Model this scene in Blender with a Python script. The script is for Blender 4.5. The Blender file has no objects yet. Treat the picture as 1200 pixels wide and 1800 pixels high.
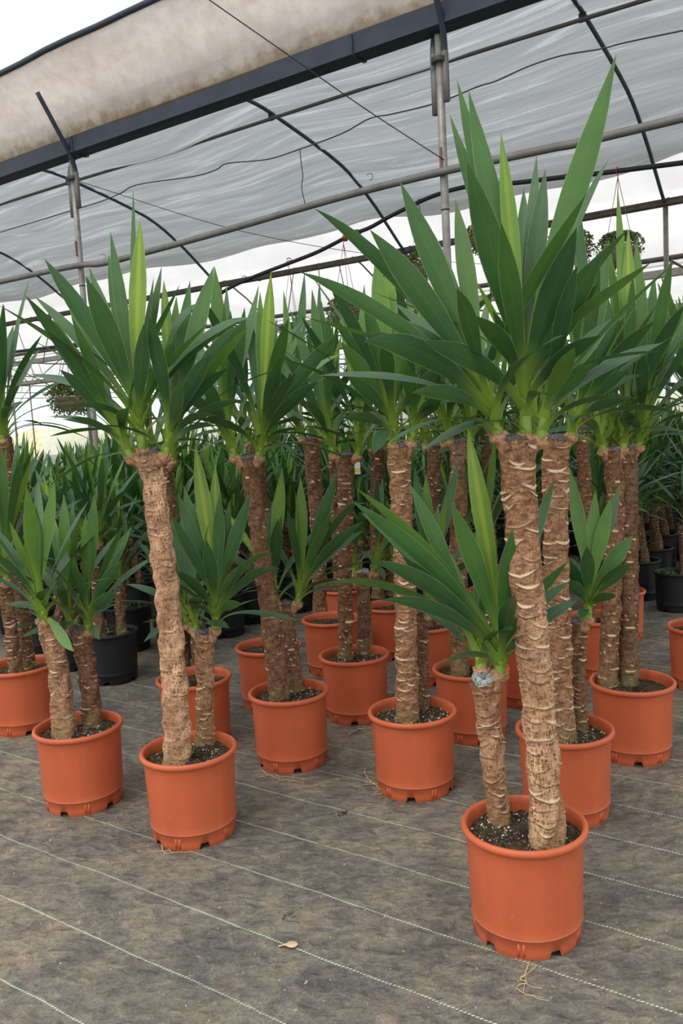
import bpy, math, random
import numpy as np
from mathutils import Vector, Matrix

# ------------------------------------------------------------------ camera, world, sun, exposure
scn = bpy.context.scene
COL = scn.collection
F, PITCH, ROLL, CH = 1482.0, .1058, -.0553, 1.375
cp, sp, cr, sr = math.cos(PITCH), math.sin(PITCH), math.cos(ROLL), math.sin(ROLL)
_up = np.array([0, sp, cp]); FW = np.array([0, cp, -sp]); _ex = np.array([1., 0, 0])
RT = cr*_ex + sr*_up; UP = -sr*_ex + cr*_up
cam = bpy.data.cameras.new('camera'); co = bpy.data.objects.new('camera', cam); COL.objects.link(co)
cam.sensor_fit = 'VERTICAL'; cam.sensor_height = 36; cam.sensor_width = 24; cam.lens = F/1800*36
cam.clip_end = 300
M = Matrix(((RT[0], UP[0], -FW[0], 0), (RT[1], UP[1], -FW[1], 0), (RT[2], UP[2], -FW[2], CH), (0, 0, 0, 1)))
co.matrix_world = M
scn.camera = co

w = bpy.data.worlds.new('sky'); scn.world = w; w.use_nodes = True
wn = w.node_tree.nodes; wl = w.node_tree.links
bg = wn['Background']
tc = wn.new('ShaderNodeTexCoord'); ns = wn.new('ShaderNodeTexNoise'); ns.inputs['Scale'].default_value = 2.2
ns.inputs['Detail'].default_value = 4
rp = wn.new('ShaderNodeValToRGB')
rp.color_ramp.elements[0].position = .35; rp.color_ramp.elements[0].color = (.80, .91, 1, 1)
rp.color_ramp.elements[1].position = .6; rp.color_ramp.elements[1].color = (1, 1, 1, 1)
wl.new(tc.outputs['Generated'], ns.inputs['Vector']); wl.new(ns.outputs['Fac'], rp.inputs['Fac'])
wl.new(rp.outputs['Color'], bg.inputs['Color'])
bg.inputs['Strength'].default_value = 1.25

sun = bpy.data.lights.new('sun', 'SUN'); sun.energy = 1.3; sun.angle = math.radians(35); sun.color = (1, .96, .9)
so = bpy.data.objects.new('sun', sun); COL.objects.link(so)
so.rotation_euler = (math.radians(38), 0, math.radians(-38))      # high, from behind the camera's left shoulder
so.location = (-2, -3, 6)

scn.view_settings.view_transform = 'Standard'; scn.view_settings.look = 'None'
scn.view_settings.gamma = 1; scn.view_settings.use_curve_mapping = False
scn.view_settings.exposure = 0.12
scn.cycles.max_bounces = 10; scn.cycles.transparent_max_bounces = 16
scn.cycles.diffuse_bounces = 5; scn.cycles.transmission_bounces = 6
scn.cycles.caustics_reflective = False; scn.cycles.caustics_refractive = False
try: scn.cycles.use_denoising = True
except Exception: pass

# ------------------------------------------------------------------ measuring helpers
O3 = np.array([0, 0, CH])
def ray(x, y): return FW + RT*(x-600)/F + UP*(900-y)/F
def PG(x, y, z):
    d = ray(x, y); return O3 + d*(z-CH)/d[2]
def PY(x, y, Y):
    d = ray(x, y); return O3 + d*Y/d[1]
AN = math.radians(55.5)
U = np.array([-math.sin(AN), math.cos(AN), 0]); V = np.array([math.cos(AN), math.sin(AN), 0])
PR0 = PG(770, 62, 3.6); PR0[2] = 0
def ST(s, t, z=0): return PR0 + U*s + V*t + np.array([0, 0, z])
def PT(x, y, t):
    d = ray(x, y); k = ((PR0+V*t-O3) @ V)/(d @ V); return O3 + d*k
def nrm(a):
    a = np.asarray(a, float); return a/(np.linalg.norm(a)+1e-12)

# ------------------------------------------------------------------ material helpers
MATS = {}
class N:
    def __init__(s, name):
        s.m = bpy.data.materials.new(name); s.m.use_nodes = True
        s.t = s.m.node_tree; s.n = s.t.nodes; s.l = s.t.links
        s.b = s.n['Principled BSDF']; s.out = s.n['Material Output']; MATS[name] = s.m
    def add(s, ty, **kw):
        n = s.n.new(ty)
        for k, v in kw.items():
            if k.startswith('_'): setattr(n, k[1:], v)
            else: n.inputs[k.replace('9', ' ')].default_value = v
        return n
    def link(s, a, b): s.l.new(a, b)
    def coord(s, which='Object', scale=(1, 1, 1), rot=(0, 0, 0)):
        t = s.add('ShaderNodeTexCoord'); m = s.add('ShaderNodeMapping')
        m.inputs['Scale'].default_value = scale; m.inputs['Rotation'].default_value = rot
        s.link(t.outputs[which], m.inputs['Vector']); return m.outputs[0]
    def noise(s, vec, scale, detail=4, rough=.55, dist=0):
        n = s.add('ShaderNodeTexNoise', Scale=scale, Detail=detail, Roughness=rough, Distortion=dist)
        s.link(vec, n.inputs['Vector']); return n.outputs['Fac']
    def ramp(s, fac, stops):
        r = s.add('ShaderNodeValToRGB'); e = r.color_ramp.elements
        while len(e) < len(stops): e.new(.5)
        for i, (p, c) in enumerate(stops):
            e[i].position = p; e[i].color = (*c, 1) if len(c) == 3 else c
        s.link(fac, r.inputs['Fac']); return r.outputs['Color']
    def mix(s, fac, a, b, mode='MIX'):
        n = s.add('ShaderNodeMix', _data_type='RGBA', _blend_type=mode)
        for v, i in ((fac, 0), (a, 6), (b, 7)):
            if isinstance(v, (int, float)): n.inputs[i].default_value = v
            elif isinstance(v, tuple): n.inputs[i].default_value = (*v, 1)
            else: s.link(v, n.inputs[i])
        return n.outputs[2]
    def math(s, op, a, b=0.0, c=None):
        n = s.add('ShaderNodeMath', _operation=op)
        for i, v in enumerate((a, b, c)):
            if v is None: continue
            if isinstance(v, (int, float)): n.inputs[i].default_value = v
            else: s.link(v, n.inputs[i])
        return n.outputs[0]
    def bump(s, h, strength=.5, dist=.01):
        n = s.add('ShaderNodeBump', Strength=strength, Distance=dist)
        s.link(h, n.inputs['Height']); s.link(n.outputs[0], s.b.inputs['Normal']); return n
    def attr(s, name):
        a = s.add('ShaderNodeAttribute'); a.attribute_name = name; return a
    def base(s, c, rough=.6, metal=0, spec=None):
        if isinstance(c, tuple): s.b.inputs['Base Color'].default_value = (*c, 1)
        else: s.link(c, s.b.inputs['Base Color'])
        s.b.inputs['Roughness'].default_value = rough; s.b.inputs['Metallic'].default_value = metal
        if spec is not None: s.b.inputs['Specular IOR Level'].default_value = spec

def simple(name, c, rough=.6, metal=0, var=.0, scale=8):
    k = N(name)
    if var:
        f = k.noise(k.coord(), scale)
        k.base(k.ramp(f, [(.3, tuple(x*(1-var) for x in c)), (.7, tuple(min(1, x*(1+var)) for x in c))]), rough, metal)
    else: k.base(c, rough, metal)
    return k.m

# weed mat floor: grey-brown woven cloth, wrinkled, with pale green tracer threads every 0.24 m
k = N('woven_ground_cloth')
c0 = k.coord()
big = k.noise(c0, 1.1, 5, .6); mid = k.noise(c0, 6, 5, .65); fine = k.noise(c0, 160, 2, .7)
dimp = k.noise(k.coord('Object', (1, 1.35, 1), (0, 0, math.radians(20))), 19, 2, .45, .6)
spk = k.noise(c0, 60, 3, .7)
cA = k.ramp(big, [(.3, (.125, .121, .112)), (.5, (.175, .162, .14)), (.7, (.245, .205, .158))])
cB = k.ramp(mid, [(.32, (.6, .6, .62)), (.5, (.95, .95, .95)), (.68, (1.25, 1.17, 1.0))])
cc = k.mix(1.0, cA, cB, 'MULTIPLY')
cc = k.mix(.5, cc, k.ramp(spk, [(.3, (.5, .5, .5)), (.7, (1.45, 1.4, 1.35))]), 'MULTIPLY')
cc = k.mix(.4, cc, k.ramp(fine, [(.35, (.45, .45, .45)), (.65, (1.6, 1.58, 1.5))]), 'MULTIPLY')
cc = k.mix(.5, cc, k.ramp(dimp, [(.34, (.52, .54, .58)), (.5, (.94,)*3), (.66, (1.36, 1.32, 1.22))]), 'MULTIPLY')
# orange-brown mud and pale algae marks
cc = k.mix(k.math('MULTIPLY', k.ramp(k.noise(c0, 4.2, 6, .7), [(.56, (0, 0, 0)), (.72, (1, 1, 1))]), .42), cc, (.28, .19, .12))
cc = k.mix(k.math('MULTIPLY', k.ramp(k.noise(k.coord('Object', (1, 1, 1), (0, 0, 2)), 5.5, 6, .7), [(.56, (0, 0, 0)), (.74, (1, 1, 1))]), .4), cc, (.28, .28, .17))
sep = k.add('ShaderNodeSeparateXYZ'); rot = k.add('ShaderNodeVectorRotate', _rotation_type='Z_AXIS')
tcn = k.add('ShaderNodeTexCoord'); k.link(tcn.outputs['Object'], rot.inputs['Vector']); rot.inputs['Angle'].default_value = -AN
k.link(rot.outputs[0], sep.inputs[0])                 # X -> along V (t), Y -> along U (s)
wob = k.noise(k.coord('Object', (1, 1, 1)), 2.3, 3)
fade = k.noise(c0, 1.7, 3)
tx = k.math('ADD', sep.outputs[0], k.math('MULTIPLY', k.math('SUBTRACT', wob, .5), .035))
cell = k.math('ABSOLUTE', k.math('SUBTRACT', k.math('FRACT', k.math('DIVIDE', k.math('SUBTRACT', tx, 1.2656), .24)), .5))
thread = k.math('LESS_THAN', cell, .0115)
dash = k.math('GREATER_THAN', k.math('FRACT', k.math('MULTIPLY', k.math('ADD', sep.outputs[1], k.math('MULTIPLY', sep.outputs[0], .9)), 95)), .45)
thr = k.math('MULTIPLY', k.math('MULTIPLY', thread, dash), k.ramp(fade, [(.3, (.35,)*3), (.55, (.9,)*3)]))
cc = k.mix(thr, cc, (.60, .68, .50))
k.base(cc, .78, 0, .3)
cc_ = 0
h = k.math('ADD', k.math('MULTIPLY', dimp, 1.0), k.math('ADD', k.math('MULTIPLY', fine, .04), k.math('MULTIPLY', thread, .10)))
k.bump(h, .8, .022)

# pots
def pot_mat(name, c, rough):
    k = N(name); c0 = k.coord()
    a = k.noise(c0, 5, 4); s = k.noise(k.coord('Object', (1, 1, .12)), 26, 3)
    col = k.ramp(a, [(.3, tuple(x*.9 for x in c)), (.7, tuple(x*1.08 for x in c))])
    col = k.mix(.35, col, k.ramp(s, [(.3, (.86,)*3), (.7, (1.1,)*3)]), 'MULTIPLY')
    dust = k.noise(c0, 38, 3, .7)
    col = k.mix(k.math('MULTIPLY', k.ramp(dust, [(.62, (0,)*3), (.76, (1,)*3)]), .22), col, tuple(min(1, x*1.3+.08) for x in c))
    k.base(col, rough, 0, .35); k.bump(s, .12, .002); return k.m
pot_mat('terracotta_plastic', (.565, .122, .049), .42)
pot_mat('terracotta_seam_highlight', (.78, .34, .2), .5)  # highlight along the low seam ring, painted as a paler terracotta
pot_mat('black_plastic', (.016, .018, .020), .45)

# potting soil with white perlite grains, moss in places
k = N('potting_soil'); c0 = k.coord()
g = k.noise(c0, 70, 4, .7); m = k.noise(c0, 11, 4)
col = k.ramp(g, [(.3, (.014, .010, .007)), (.52, (.06, .04, .026)), (.72, (.15, .10, .065))])
col = k.mix(k.math('MULTIPLY', k.ramp(m, [(.5, (0,)*3), (.68, (1,)*3)]), .6), col, (.075, .085, .02))
vo = k.add('ShaderNodeTexVoronoi', Scale=150.0); k.link(c0, vo.inputs['Vector'])
pv = k.math('MULTIPLY', k.math('LESS_THAN', vo.outputs['Distance'], .2), k.ramp(k.noise(c0, 33, 3), [(.45, (0,)*3), (.55, (1,)*3)]))
col = k.mix(pv, col, (.62, .6, .5)); k.base(col, .9, 0, .2); k.bump(g, 1, .012)
simple('perlite_grain', (.72, .68, .56), .8)
simple('perlite_tan', (.5, .38, .22), .8)

# trunk bark (uv = metres around / metres along; attribute scar = pale leaf scars)
def bark(name, tint, ret):
    k = N(name); uv = k.coord('UV'); c0 = k.coord()
    a = k.noise(k.coord('UV', (1, 1.6, 1)), 48, 5, .72, .6); b = k.noise(k.coord('UV', (1, 3.2, 1)), 60, 4, .7, 1.2)
    T = lambda *c: tuple(x*y for x, y in zip(c, tint))
    col = k.ramp(a, [(.30, T(.05, .027, .017)), (.43, T(.17, .088, .050)), (.56, T(.33, .19, .112)), (.72, T(.60, .41, .28))])
    col = k.mix(.5, col, k.ramp(b, [(.3, (.45,)*3), (.7, (1.5, 1.45, 1.4))]), 'MULTIPLY')
    def vein(scale, seed_):
        q = k.noise(k.coord('UV', scale, (0, 0, 0)), 1, 2, .5, .25)
        return k.ramp(k.math('ABSOLUTE', k.math('SUBTRACT', q, .5)), [(.0, (1,)*3), (.03, (.8,)*3), (.06, (0,)*3)])
    line = k.math('MAXIMUM', vein((95, 16, 1), 0), k.math('MAXIMUM', vein((20, 95, 1), 1), vein((120, 26, 3), 2)))
    patch = k.ramp(k.noise(k.coord('UV', (1, .5, 1), (0, 0, 1)), 14, 2), [(.4, (0,)*3), (.62, (1,)*3)])
    cr_ = k.attr('crack').outputs['Fac']
    lf = k.math('MULTIPLY', k.math('MULTIPLY', line, k.math('ADD', k.math('MULTIPLY', patch, .7), .3)), k.math('MULTIPLY', cr_, ret))
    col = k.mix(lf, col, T(.80, .56, .38))
    hairs = k.noise(k.coord('UV', (7, .8, 1)), 60, 2, .6)
    col = k.mix(.3, col, k.ramp(hairs, [(.35, (.6,)*3), (.65, (1.35,)*3)]), 'MULTIPLY')
    col = k.mix(k.math('MULTIPLY', k.attr('crevice').outputs['Fac'], .62), col, T(.07, .038, .022))
    sc = k.attr('scar').outputs['Fac']
    col = k.mix(k.ramp(sc, [(.3, (0,)*3), (.75, (1,)*3)]), col, (.84, .62, .40))
    mo = k.attr('foot').outputs['Fac']
    col = k.mix(k.math('MULTIPLY', mo, k.ramp(a, [(.35, (.2,)*3), (.65, (.85,)*3)])), col, (.27, .25, .10))
    k.base(col, .85, 0, .2)
    k.bump(k.math('ADD', k.math('MULTIPLY', b, .7), k.math('MULTIPLY', lf, .5)), .9, .006); return k.m
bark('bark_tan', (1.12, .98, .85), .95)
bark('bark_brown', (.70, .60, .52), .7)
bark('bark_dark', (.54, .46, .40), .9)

k = N('cut_wood_dark'); f = k.noise(k.coord(), 120, 4); k.base(k.ramp(f, [(.35, (.05, .045, .045)), (.7, (.22, .19, .17))]), .8); k.bump(f, .8, .004)
k = N('cut_wood_limed'); f = k.noise(k.coord(), 70, 4, .6, 1.5); k.base(k.ramp(f, [(.36, (.05, .06, .055)), (.46, (.30, .32, .30)), (.62, (.55, .56, .53))]), .8); k.bump(f, 1, .006)
k = N('peeling_bark'); f = k.noise(k.coord(), 90, 4); k.base(k.ramp(f, [(.3, (.22, .10, .05)), (.7, (.66, .36, .2))]), .85); k.bump(f, .8, .004)

# leaves (uv.x across 0..1, uv.y base->tip; attribute age 0 young .. 1 old)
k = N('yucca_leaf')
uvn = k.add('ShaderNodeTexCoord'); sx = k.add('ShaderNodeSeparateXYZ'); k.link(uvn.outputs['UV'], sx.inputs[0])
age = k.attr('age').outputs['Fac']
col = k.ramp(age, [(0, (.20, .32, .04)), (.25, (.115, .235, .035)), (.5, (.060, .152, .034)), (1, (.034, .096, .038))])
st = k.noise(k.coord('UV', (28, 1.2, 1)), 4, 2)
col = k.mix(.45, col, k.ramp(st, [(.35, (.72,)*3), (.65, (1.3,)*3)]), 'MULTIPLY')
bl = k.noise(k.coord(), 9, 3)
col = k.mix(.5, col, k.ramp(bl, [(.35, (.75, .8, .8)), (.65, (1.25, 1.18, 1.1))]), 'MULTIPLY')
yst = k.math('MULTIPLY', k.ramp(k.math('ABSOLUTE', k.math('SUBTRACT', sx.outputs['X'], .5)), [(.05, (1,)*3), (.2, (0,)*3)]), k.ramp(age, [(.08, (.7,)*3), (.16, (0,)*3)]))
col = k.mix(yst, col, (.36, .46, .05))
basef = k.ramp(sx.outputs['Y'], [(.03, (.95,)*3), (.16, (.62,)*3), (.36, (0,)*3)])
col = k.mix(basef, col, (.27, .40, .045))
edge = k.math('ABSOLUTE', k.math('SUBTRACT', sx.outputs['X'], .5))
col = k.mix(k.math('MULTIPLY', k.math('GREATER_THAN', edge, .478), .5), col, (.38, .46, .26))
midr = k.ramp(edge, [(0, (.10,)*3), (.06, (0,)*3)])
col = k.mix(midr, col, (.2, .34, .08))
k.base(col, .36, 0, .5)
k.bump(st, .25, .002)
tr = k.add('ShaderNodeBsdfTranslucent'); mx = k.add('ShaderNodeMixShader'); mx.inputs[0].default_value = .17
k.link(k.mix(1.0, col, (1.6, 1.7, .7), 'MULTIPLY'), tr.inputs['Color']); k.link(k.b.outputs[0], mx.inputs[1]); k.link(tr.outputs[0], mx.inputs[2]); k.link(mx.outputs[0], k.out.inputs['Surface'])

k = N('small_leaf'); f = k.noise(k.coord(), 14, 3)
k.base(k.ramp(f, [(.35, (.08, .13, .03)), (.6, (.20, .25, .08)), (.75, (.28, .2, .12))]), .6)
simple('dry_root', (.55, .42, .24), .9)
simple('dry_leaf', (.62, .48, .28), .8)
simple('weed_leaf', (.12, .26, .05), .6)
simple('galvanised_steel', (.25, .235, .21), .5, .35, .25, 14)
simple('weathered_pipe', (.15, .14, .125), .6, .2, .2, 9)
simple('gutter_steel', (.027, .034, .052), .6, .1, .2, 5)
simple('painted_green_hoop', (.05, .085, .085), .55, .1, .15, 9)
simple('rusty_gutter', (.10, .085, .065), .7, .2, .3, 9)
simple('black_hose', (.02, .024, .026), .5)
simple('wire', (.05, .05, .05), .5, .4)
simple('green_plastic', (.08, .2, .17), .4)
simple('red_plastic', (.5, .06, .04), .4)
simple('basket_plastic', (.45, .3, .25), .5)
simple('white_plastic', (.8, .8, .78), .5)
simple('dry_ground', (.62, .58, .34), .9, 0, .25, 3)
simple('pale_block', (.55, .56, .55), .8)
simple('rust_wire', (.18, .08, .05), .7)
simple('label_yellow', (.8, .62, .1), .5)

def sheet(name, tcol, dcol, through, tl, streak=None, holes=0):
    k = N(name); k.n.remove(k.b)
    d = k.add('ShaderNodeBsdfDiffuse'); t = k.add('ShaderNodeBsdfTranslucent'); a = k.add('ShaderNodeMixShader'); b = k.add('ShaderNodeMixShader')
    p = k.add('ShaderNodeBsdfTransparent'); b.inputs[0].default_value = through; a.inputs[0].default_value = tl
    d.inputs[0].default_value = (*dcol, 1); t.inputs[0].default_value = (*tcol, 1)
    k.link(d.outputs[0], a.inputs[1]); k.link(t.outputs[0], a.inputs[2])
    k.link(a.outputs[0], b.inputs[1]); k.link(p.outputs[0], b.inputs[2]); k.link(b.outputs[0], k.out.inputs['Surface'])
    if streak:
        f = streak(k); k.link(k.mix(1.0, tcol, f, 'MULTIPLY'), t.inputs[0]); k.link(k.mix(1.0, dcol, f, 'MULTIPLY'), d.inputs[0])
    return k
def net_streak(k):      # woven folds running along the tunnel
    uv = k.coord('UV', (.28, 5.5, 1), (0, 0, math.radians(3)))
    a = k.noise(uv, 2.0, 5, .62, .8); b = k.noise(k.coord('UV', (1, 3, 1)), 70, 3, .75); c = k.noise(k.coord('UV'), 150, 2, .7)
    f = k.ramp(a, [(.3, (.76,)*3), (.48, (.92,)*3), (.56, (1.0,)*3), (.66, (1.4, 1.39, 1.37))])
    f = k.mix(.5, f, k.ramp(b, [(.35, (.78,)*3), (.65, (1.22,)*3)]), 'MULTIPLY')
    return k.mix(.5, f, k.ramp(c, [(.35, (.8,)*3), (.65, (1.2,)*3)]), 'MULTIPLY')
sheet('shade_net_cloth', (.31, .32, .322), (.27, .285, .29), .035, .80, net_streak)
def film_dirt(k):
    a = k.noise(k.coord('UV', (1, 1.3, 1)), 1.6, 4, .55); b = k.noise(k.coord('UV', (2.5, 1.6, 1)), 4, 6, .6)
    sy = k.add('ShaderNodeSeparateXYZ'); t = k.add('ShaderNodeTexCoord'); k.link(t.outputs['UV'], sy.inputs[0])
    f = k.ramp(a, [(.3, (.80, .76, .72)), (.6, (1.03, 1.02, 1.0))])
    f = k.mix(.5, f, k.ramp(b, [(.35, (.78, .74, .68)), (.6, (1.06,)*3)]), 'MULTIPLY')
    low = k.ramp(k.math('ADD', sy.outputs['Y'], k.math('MULTIPLY', k.math('SUBTRACT', b, .5), .35)), [(0.02, (.62, .55, .36)), (.13, (1, 1, 1))])
    return k.mix(.8, f, low, 'MULTIPLY')
sheet('aged_roof_film', (.74, .64, .58), (.68, .59, .53), .03, .8, film_dirt)
def film_light(k):
    a = k.noise(k.coord('Object', (1, 1, 1)), 1.5, 4)
    return k.ramp(a, [(.3, (.88, .87, .86)), (.7, (1.02,)*3)])
sheet('milky_roof_film', (.96, .93, .92), (.85, .83, .82), .10, .85, film_light)
sheet('clear_side_film', (.9, .93, .93), (.8, .8, .8), .45, .85)

# ------------------------------------------------------------------ object helpers
def tag(o, label=None, cat=None, group=None, kind=None):
    if label: o['label'] = label
    if cat: o['category'] = cat
    if group: o['group'] = group
    if kind: o['kind'] = kind
    return o
def empty(name, loc, label=None, cat=None, group=None):
    o = bpy.data.objects.new(name, None); COL.objects.link(o); o.location = Vector(loc); o.empty_display_size = .05
    return tag(o, label, cat, group)
def mesh(name, v, f, mat, parent=None, uv=None, attrs=None, smooth=True, mats=None, midx=None):
    me = bpy.data.meshes.new(name); me.from_pydata([tuple(map(float, p)) for p in v], [], [tuple(map(int, q)) for q in f])
    for m in (mats or [mat]): me.materials.append(MATS[m])
    if smooth: me.shade_smooth()
    if uv is not None:
        l = me.uv_layers.new(name='UVMap'); li = np.empty(len(me.loops), int); me.loops.foreach_get('vertex_index', li)
        l.data.foreach_set('uv', np.asarray(uv, float)[li].ravel())
    for k_, a in (attrs or {}).items():
        at = me.attributes.new(k_, 'FLOAT', 'POINT'); at.data.foreach_set('value', np.asarray(a, float))
    if midx is not None: me.polygons.foreach_set('material_index', np.asarray(midx, int))
    me.update()
    o = bpy.data.objects.new(name, me); COL.objects.link(o)
    if parent is not None: o.parent = parent
    return o
def mobj(name, me, parent):
    o = bpy.data.objects.new(name, me); COL.objects.link(o); o.parent = parent; return o
class B:
    """collects tubes, boxes and sheets into one mesh"""
    def __init__(s): s.v = []; s.f = []
    def tube(s, pts, r, n=8, cap=True):
        pts = [np.asarray(p, float) for p in pts]; b = len(s.v); m = len(pts); ref = None
        if hasattr(r, '__len__') and len(r) != m: r = np.interp(np.linspace(0, 1, m), np.linspace(0, 1, len(r)), r)
        for i, p in enumerate(pts):
            t = nrm(pts[min(i+1, m-1)]-pts[max(i-1, 0)])
            if ref is None: ref = nrm(np.cross(t, [0, 0, 1] if abs(t[2]) < .9 else [1, 0, 0]))
            ref = nrm(ref-t*(ref @ t)); q = np.cross(t, ref); rr = r[i] if hasattr(r, '__len__') else r
            for j in range(n):
                a = 2*math.pi*j/n; s.v.append(p+rr*(math.cos(a)*ref+math.sin(a)*q))
        for i in range(m-1):
            for j in range(n):
                a = b+i*n+j; c = b+i*n+(j+1) % n; s.f.append((a, c, c+n, a+n))
        if cap: s.f.append(tuple(b+j for j in range(n))[::-1]); s.f.append(tuple(b+(m-1)*n+j for j in range(n)))
        return s
    def box(s, c, ax, ay, az):
        b = len(s.v); c = np.asarray(c, float)
        for i in (-1, 1):
            for j in (-1, 1):
                for k_ in (-1, 1): s.v.append(c+i*np.asarray(ax)+j*np.asarray(ay)+k_*np.asarray(az))
        for q in ((0, 1, 3, 2), (4, 6, 7, 5), (0, 4, 5, 1), (2, 3, 7, 6), (0, 2, 6, 4), (1, 5, 7, 3)): s.f.append(tuple(b+i for i in q))
        return s
    def build(s, name, mat, parent=None, smooth=True, off=None, **kw):
        v = np.array(s.v)
        if off is not None: v = v-np.asarray(off)
        return mesh(name, v, s.f, mat, parent, smooth=smooth, **kw)
def spline(pts, n=10):
    pts = [np.asarray(p, float) for p in pts]; out = []
    P = [2*pts[0]-pts[1]]+pts+[2*pts[-1]-pts[-2]]
    for i in range(1, len(P)-2):
        for j in range(n):
            t = j/n; a, b, c, d = P[i-1:i+3]
            out.append(.5*((2*b)+(-a+c)*t+(2*a-5*b+4*c-d)*t*t+(-a+3*b-3*c+d)*t**3))
    out.append(pts[-1]); return out
def grid_sheet(fn, nu, nv, su=1, sv=1):
    v = []; uv = []
    for i in range(nu+1):
        for j in range(nv+1): v.append(fn(i/nu, j/nv)); uv.append((i/nu*su, j/nv*sv))
    f = [(i*(nv+1)+j, (i+1)*(nv+1)+j, (i+1)*(nv+1)+j+1, i*(nv+1)+j+1) for i in range(nu) for j in range(nv)]
    return v, f, uv

# ------------------------------------------------------------------ setting: floor, roofs
v, f, uv = grid_sheet(lambda a, b: (-30+60*a, -4+46*b, .0), 2, 2)
tag(mesh('floor', v, f, 'woven_ground_cloth'), kind='structure')

AT = [-.0, .12, .35, .9, 1.6, 2.3, 2.9, 3.97, 4.58, 5.0, 5.25, 5.42]
AZ = [3.62, 3.84, 4.08, 4.42, 4.63, 4.69, 4.62, 4.4, 4.12, 3.85, 3.68, 3.58]
def az(t): return float(np.interp(t, AT, AZ))
SP = 3.33
SMIN, SMAX = -7.0, 27.0
rs = np.random.RandomState(5)
ph = rs.rand(8)*6.28
def net_pt(a, b):
    s = SMIN+(SMAX-SMIN)*a; t = .06+b*(4.90+.05*math.sin(s*1.3)+.03*math.sin(s*3.1))
    arch_d = min(abs((s/SP) % 1), 1-abs((s/SP) % 1))*SP
    sag = .10*min(1, arch_d/1.4)
    z = az(t)+.035-sag*math.sin(math.pi*min(1, t/4.95))
    z += .018*math.sin(t*9+s*.9+ph[0])+.012*math.sin(t*17-s*1.3+ph[1])+.008*math.sin(t*31+s*2+ph[2])
    return ST(s, t, z)
v, f, uv = grid_sheet(net_pt, 260, 90, 34, 5)
tag(mesh('ceiling', v, f, 'shade_net_cloth', uv=uv), kind='structure')
# edge of roof film beyond the net, over the far gutter
v, f, uv = grid_sheet(lambda a, b: ST(SMIN+(SMAX-SMIN)*a, 4.75+.70*b, az(4.75+.70*b)+.085), 60, 8)
tag(mesh('ceiling', v, f, 'milky_roof_film', uv=uv), kind='structure')
# old beige film of the near tunnel rising from the gutter to the open roof vent
def old_pt(a, b):
    s = SMIN+(SMAX-SMIN)*a; t = -.08-.34*b; z = 3.735+.475*b+.05*math.sin(math.pi*b)
    z += .010*math.sin(s*2.3+b*3)+.004*math.sin(s*6.7+1)
    t += .012*math.sin(s*3+b*2)*b+.03*math.sin(math.pi*b*2)
    return ST(s, t, z)
v, f, uv = grid_sheet(old_pt, 260, 14, 34, 1)
tag(mesh('ceiling', v, f, 'aged_roof_film', uv=uv), kind='structure')
_vent_rail = [np.array(old_pt(a, 1.0))+np.array([0, 0, .012]) for a in np.linspace(0, 1, 120)]
# next tunnels: milky film roofs
def far_z(t): return 3.6+1.15*math.sin(math.pi*min(1, max(0, t/5.4)))**.7
for bay in range(1, 4):
    t0 = 5.42*bay
    v, f, uv = grid_sheet(lambda a, b: ST(-10+46*a, t0+.1+5.2*b, far_z(.1+5.2*b)), 30, 16)
    tag(mesh('ceiling', v, f, 'milky_roof_film', uv=uv), kind='structure')
# far side wall: low block wall, clear film above, dry ground outside
TW = 5.42*4+.3
b = B(); b.box(ST(8, TW, .28), U*26, V*.08, (0, 0, .28)); tag(b.build('wall_back', 'pale_block', smooth=False), kind='structure')
v, f, uv = grid_sheet(lambda a, b: ST(-18+52*a, TW, .56+2.9*b), 10, 2)
tag(mesh('wall_back_film', v, f, 'clear_side_film', uv=uv), kind='structure')

rb_ = np.random.RandomState(3)
def bank(a, b):
    s = -20+60*a; t = TW+1.2+5*b
    return ST(s, t, (1.85+.10*math.sin(s*.7)+.05*math.sin(s*2.3))*math.sin(math.pi*min(1, b*1.1+.02))**.6+.02*rb_.randn())
v, f, uv = grid_sheet(bank, 160, 10)
tag(mesh('terrain', v, f, 'dry_ground', uv=uv), kind='structure')

# ------------------------------------------------------------------ roof steelwork
# main gutters
def gutter(t, z, mat, label, hs=1.0):
    prof = [(-.13, .16), (-.115, .01), (-.07, -.005), (.07, -.005), (.115, .01), (.13, .16), (.118, .16), (.10, .02), (.06, .008), (-.06, .008), (-.10, .02), (-.118, .16)]
    v = []; f = []; n = len(prof); ks = 18
    for i in range(ks+1):
        s = SMIN+(SMAX-SMIN)*i/ks
        for (a, c) in prof: v.append(ST(s, t+a*.62*hs**.5, z+c*.78*hs))
    for i in range(ks):
        for j in range(n): f.append((i*n+j, i*n+(j+1) % n, (i+1)*n+(j+1) % n, (i+1)*n+j))
    o = ST(0, t, z); r = empty('gutter', o, label, 'gutter')
    mesh('channel', np.array(v)-o, f, mat, r, smooth=False)
    for i in range(-2, 9):
        b = B(); s = i*SP*.8+.55
        for (p0, p1) in ((-.134, -.12), (-.12, -.071), (-.071, .071), (.071, .12), (.12, .134)):
            pass
        pr_ = [(-.085*hs**.5, .115*hs), (-.075*hs**.5, .002), (-.045*hs**.5, -.008), (.045*hs**.5, -.008), (.075*hs**.5, .002), (.085*hs**.5, .115*hs)]
        b.tube([ST(s, t+a, z+c) for a, c in pr_], .006, 5); b.build('joint_strap', mat, r, off=o)
gutter(0, 3.62, 'gutter_steel', 'wide dark steel rain gutter between the beige film and the shade net')
gutter(5.42, 3.57, 'rusty_gutter', 'rust-stained far gutter below the strip of white roof film behind the plants', .55)

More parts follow.
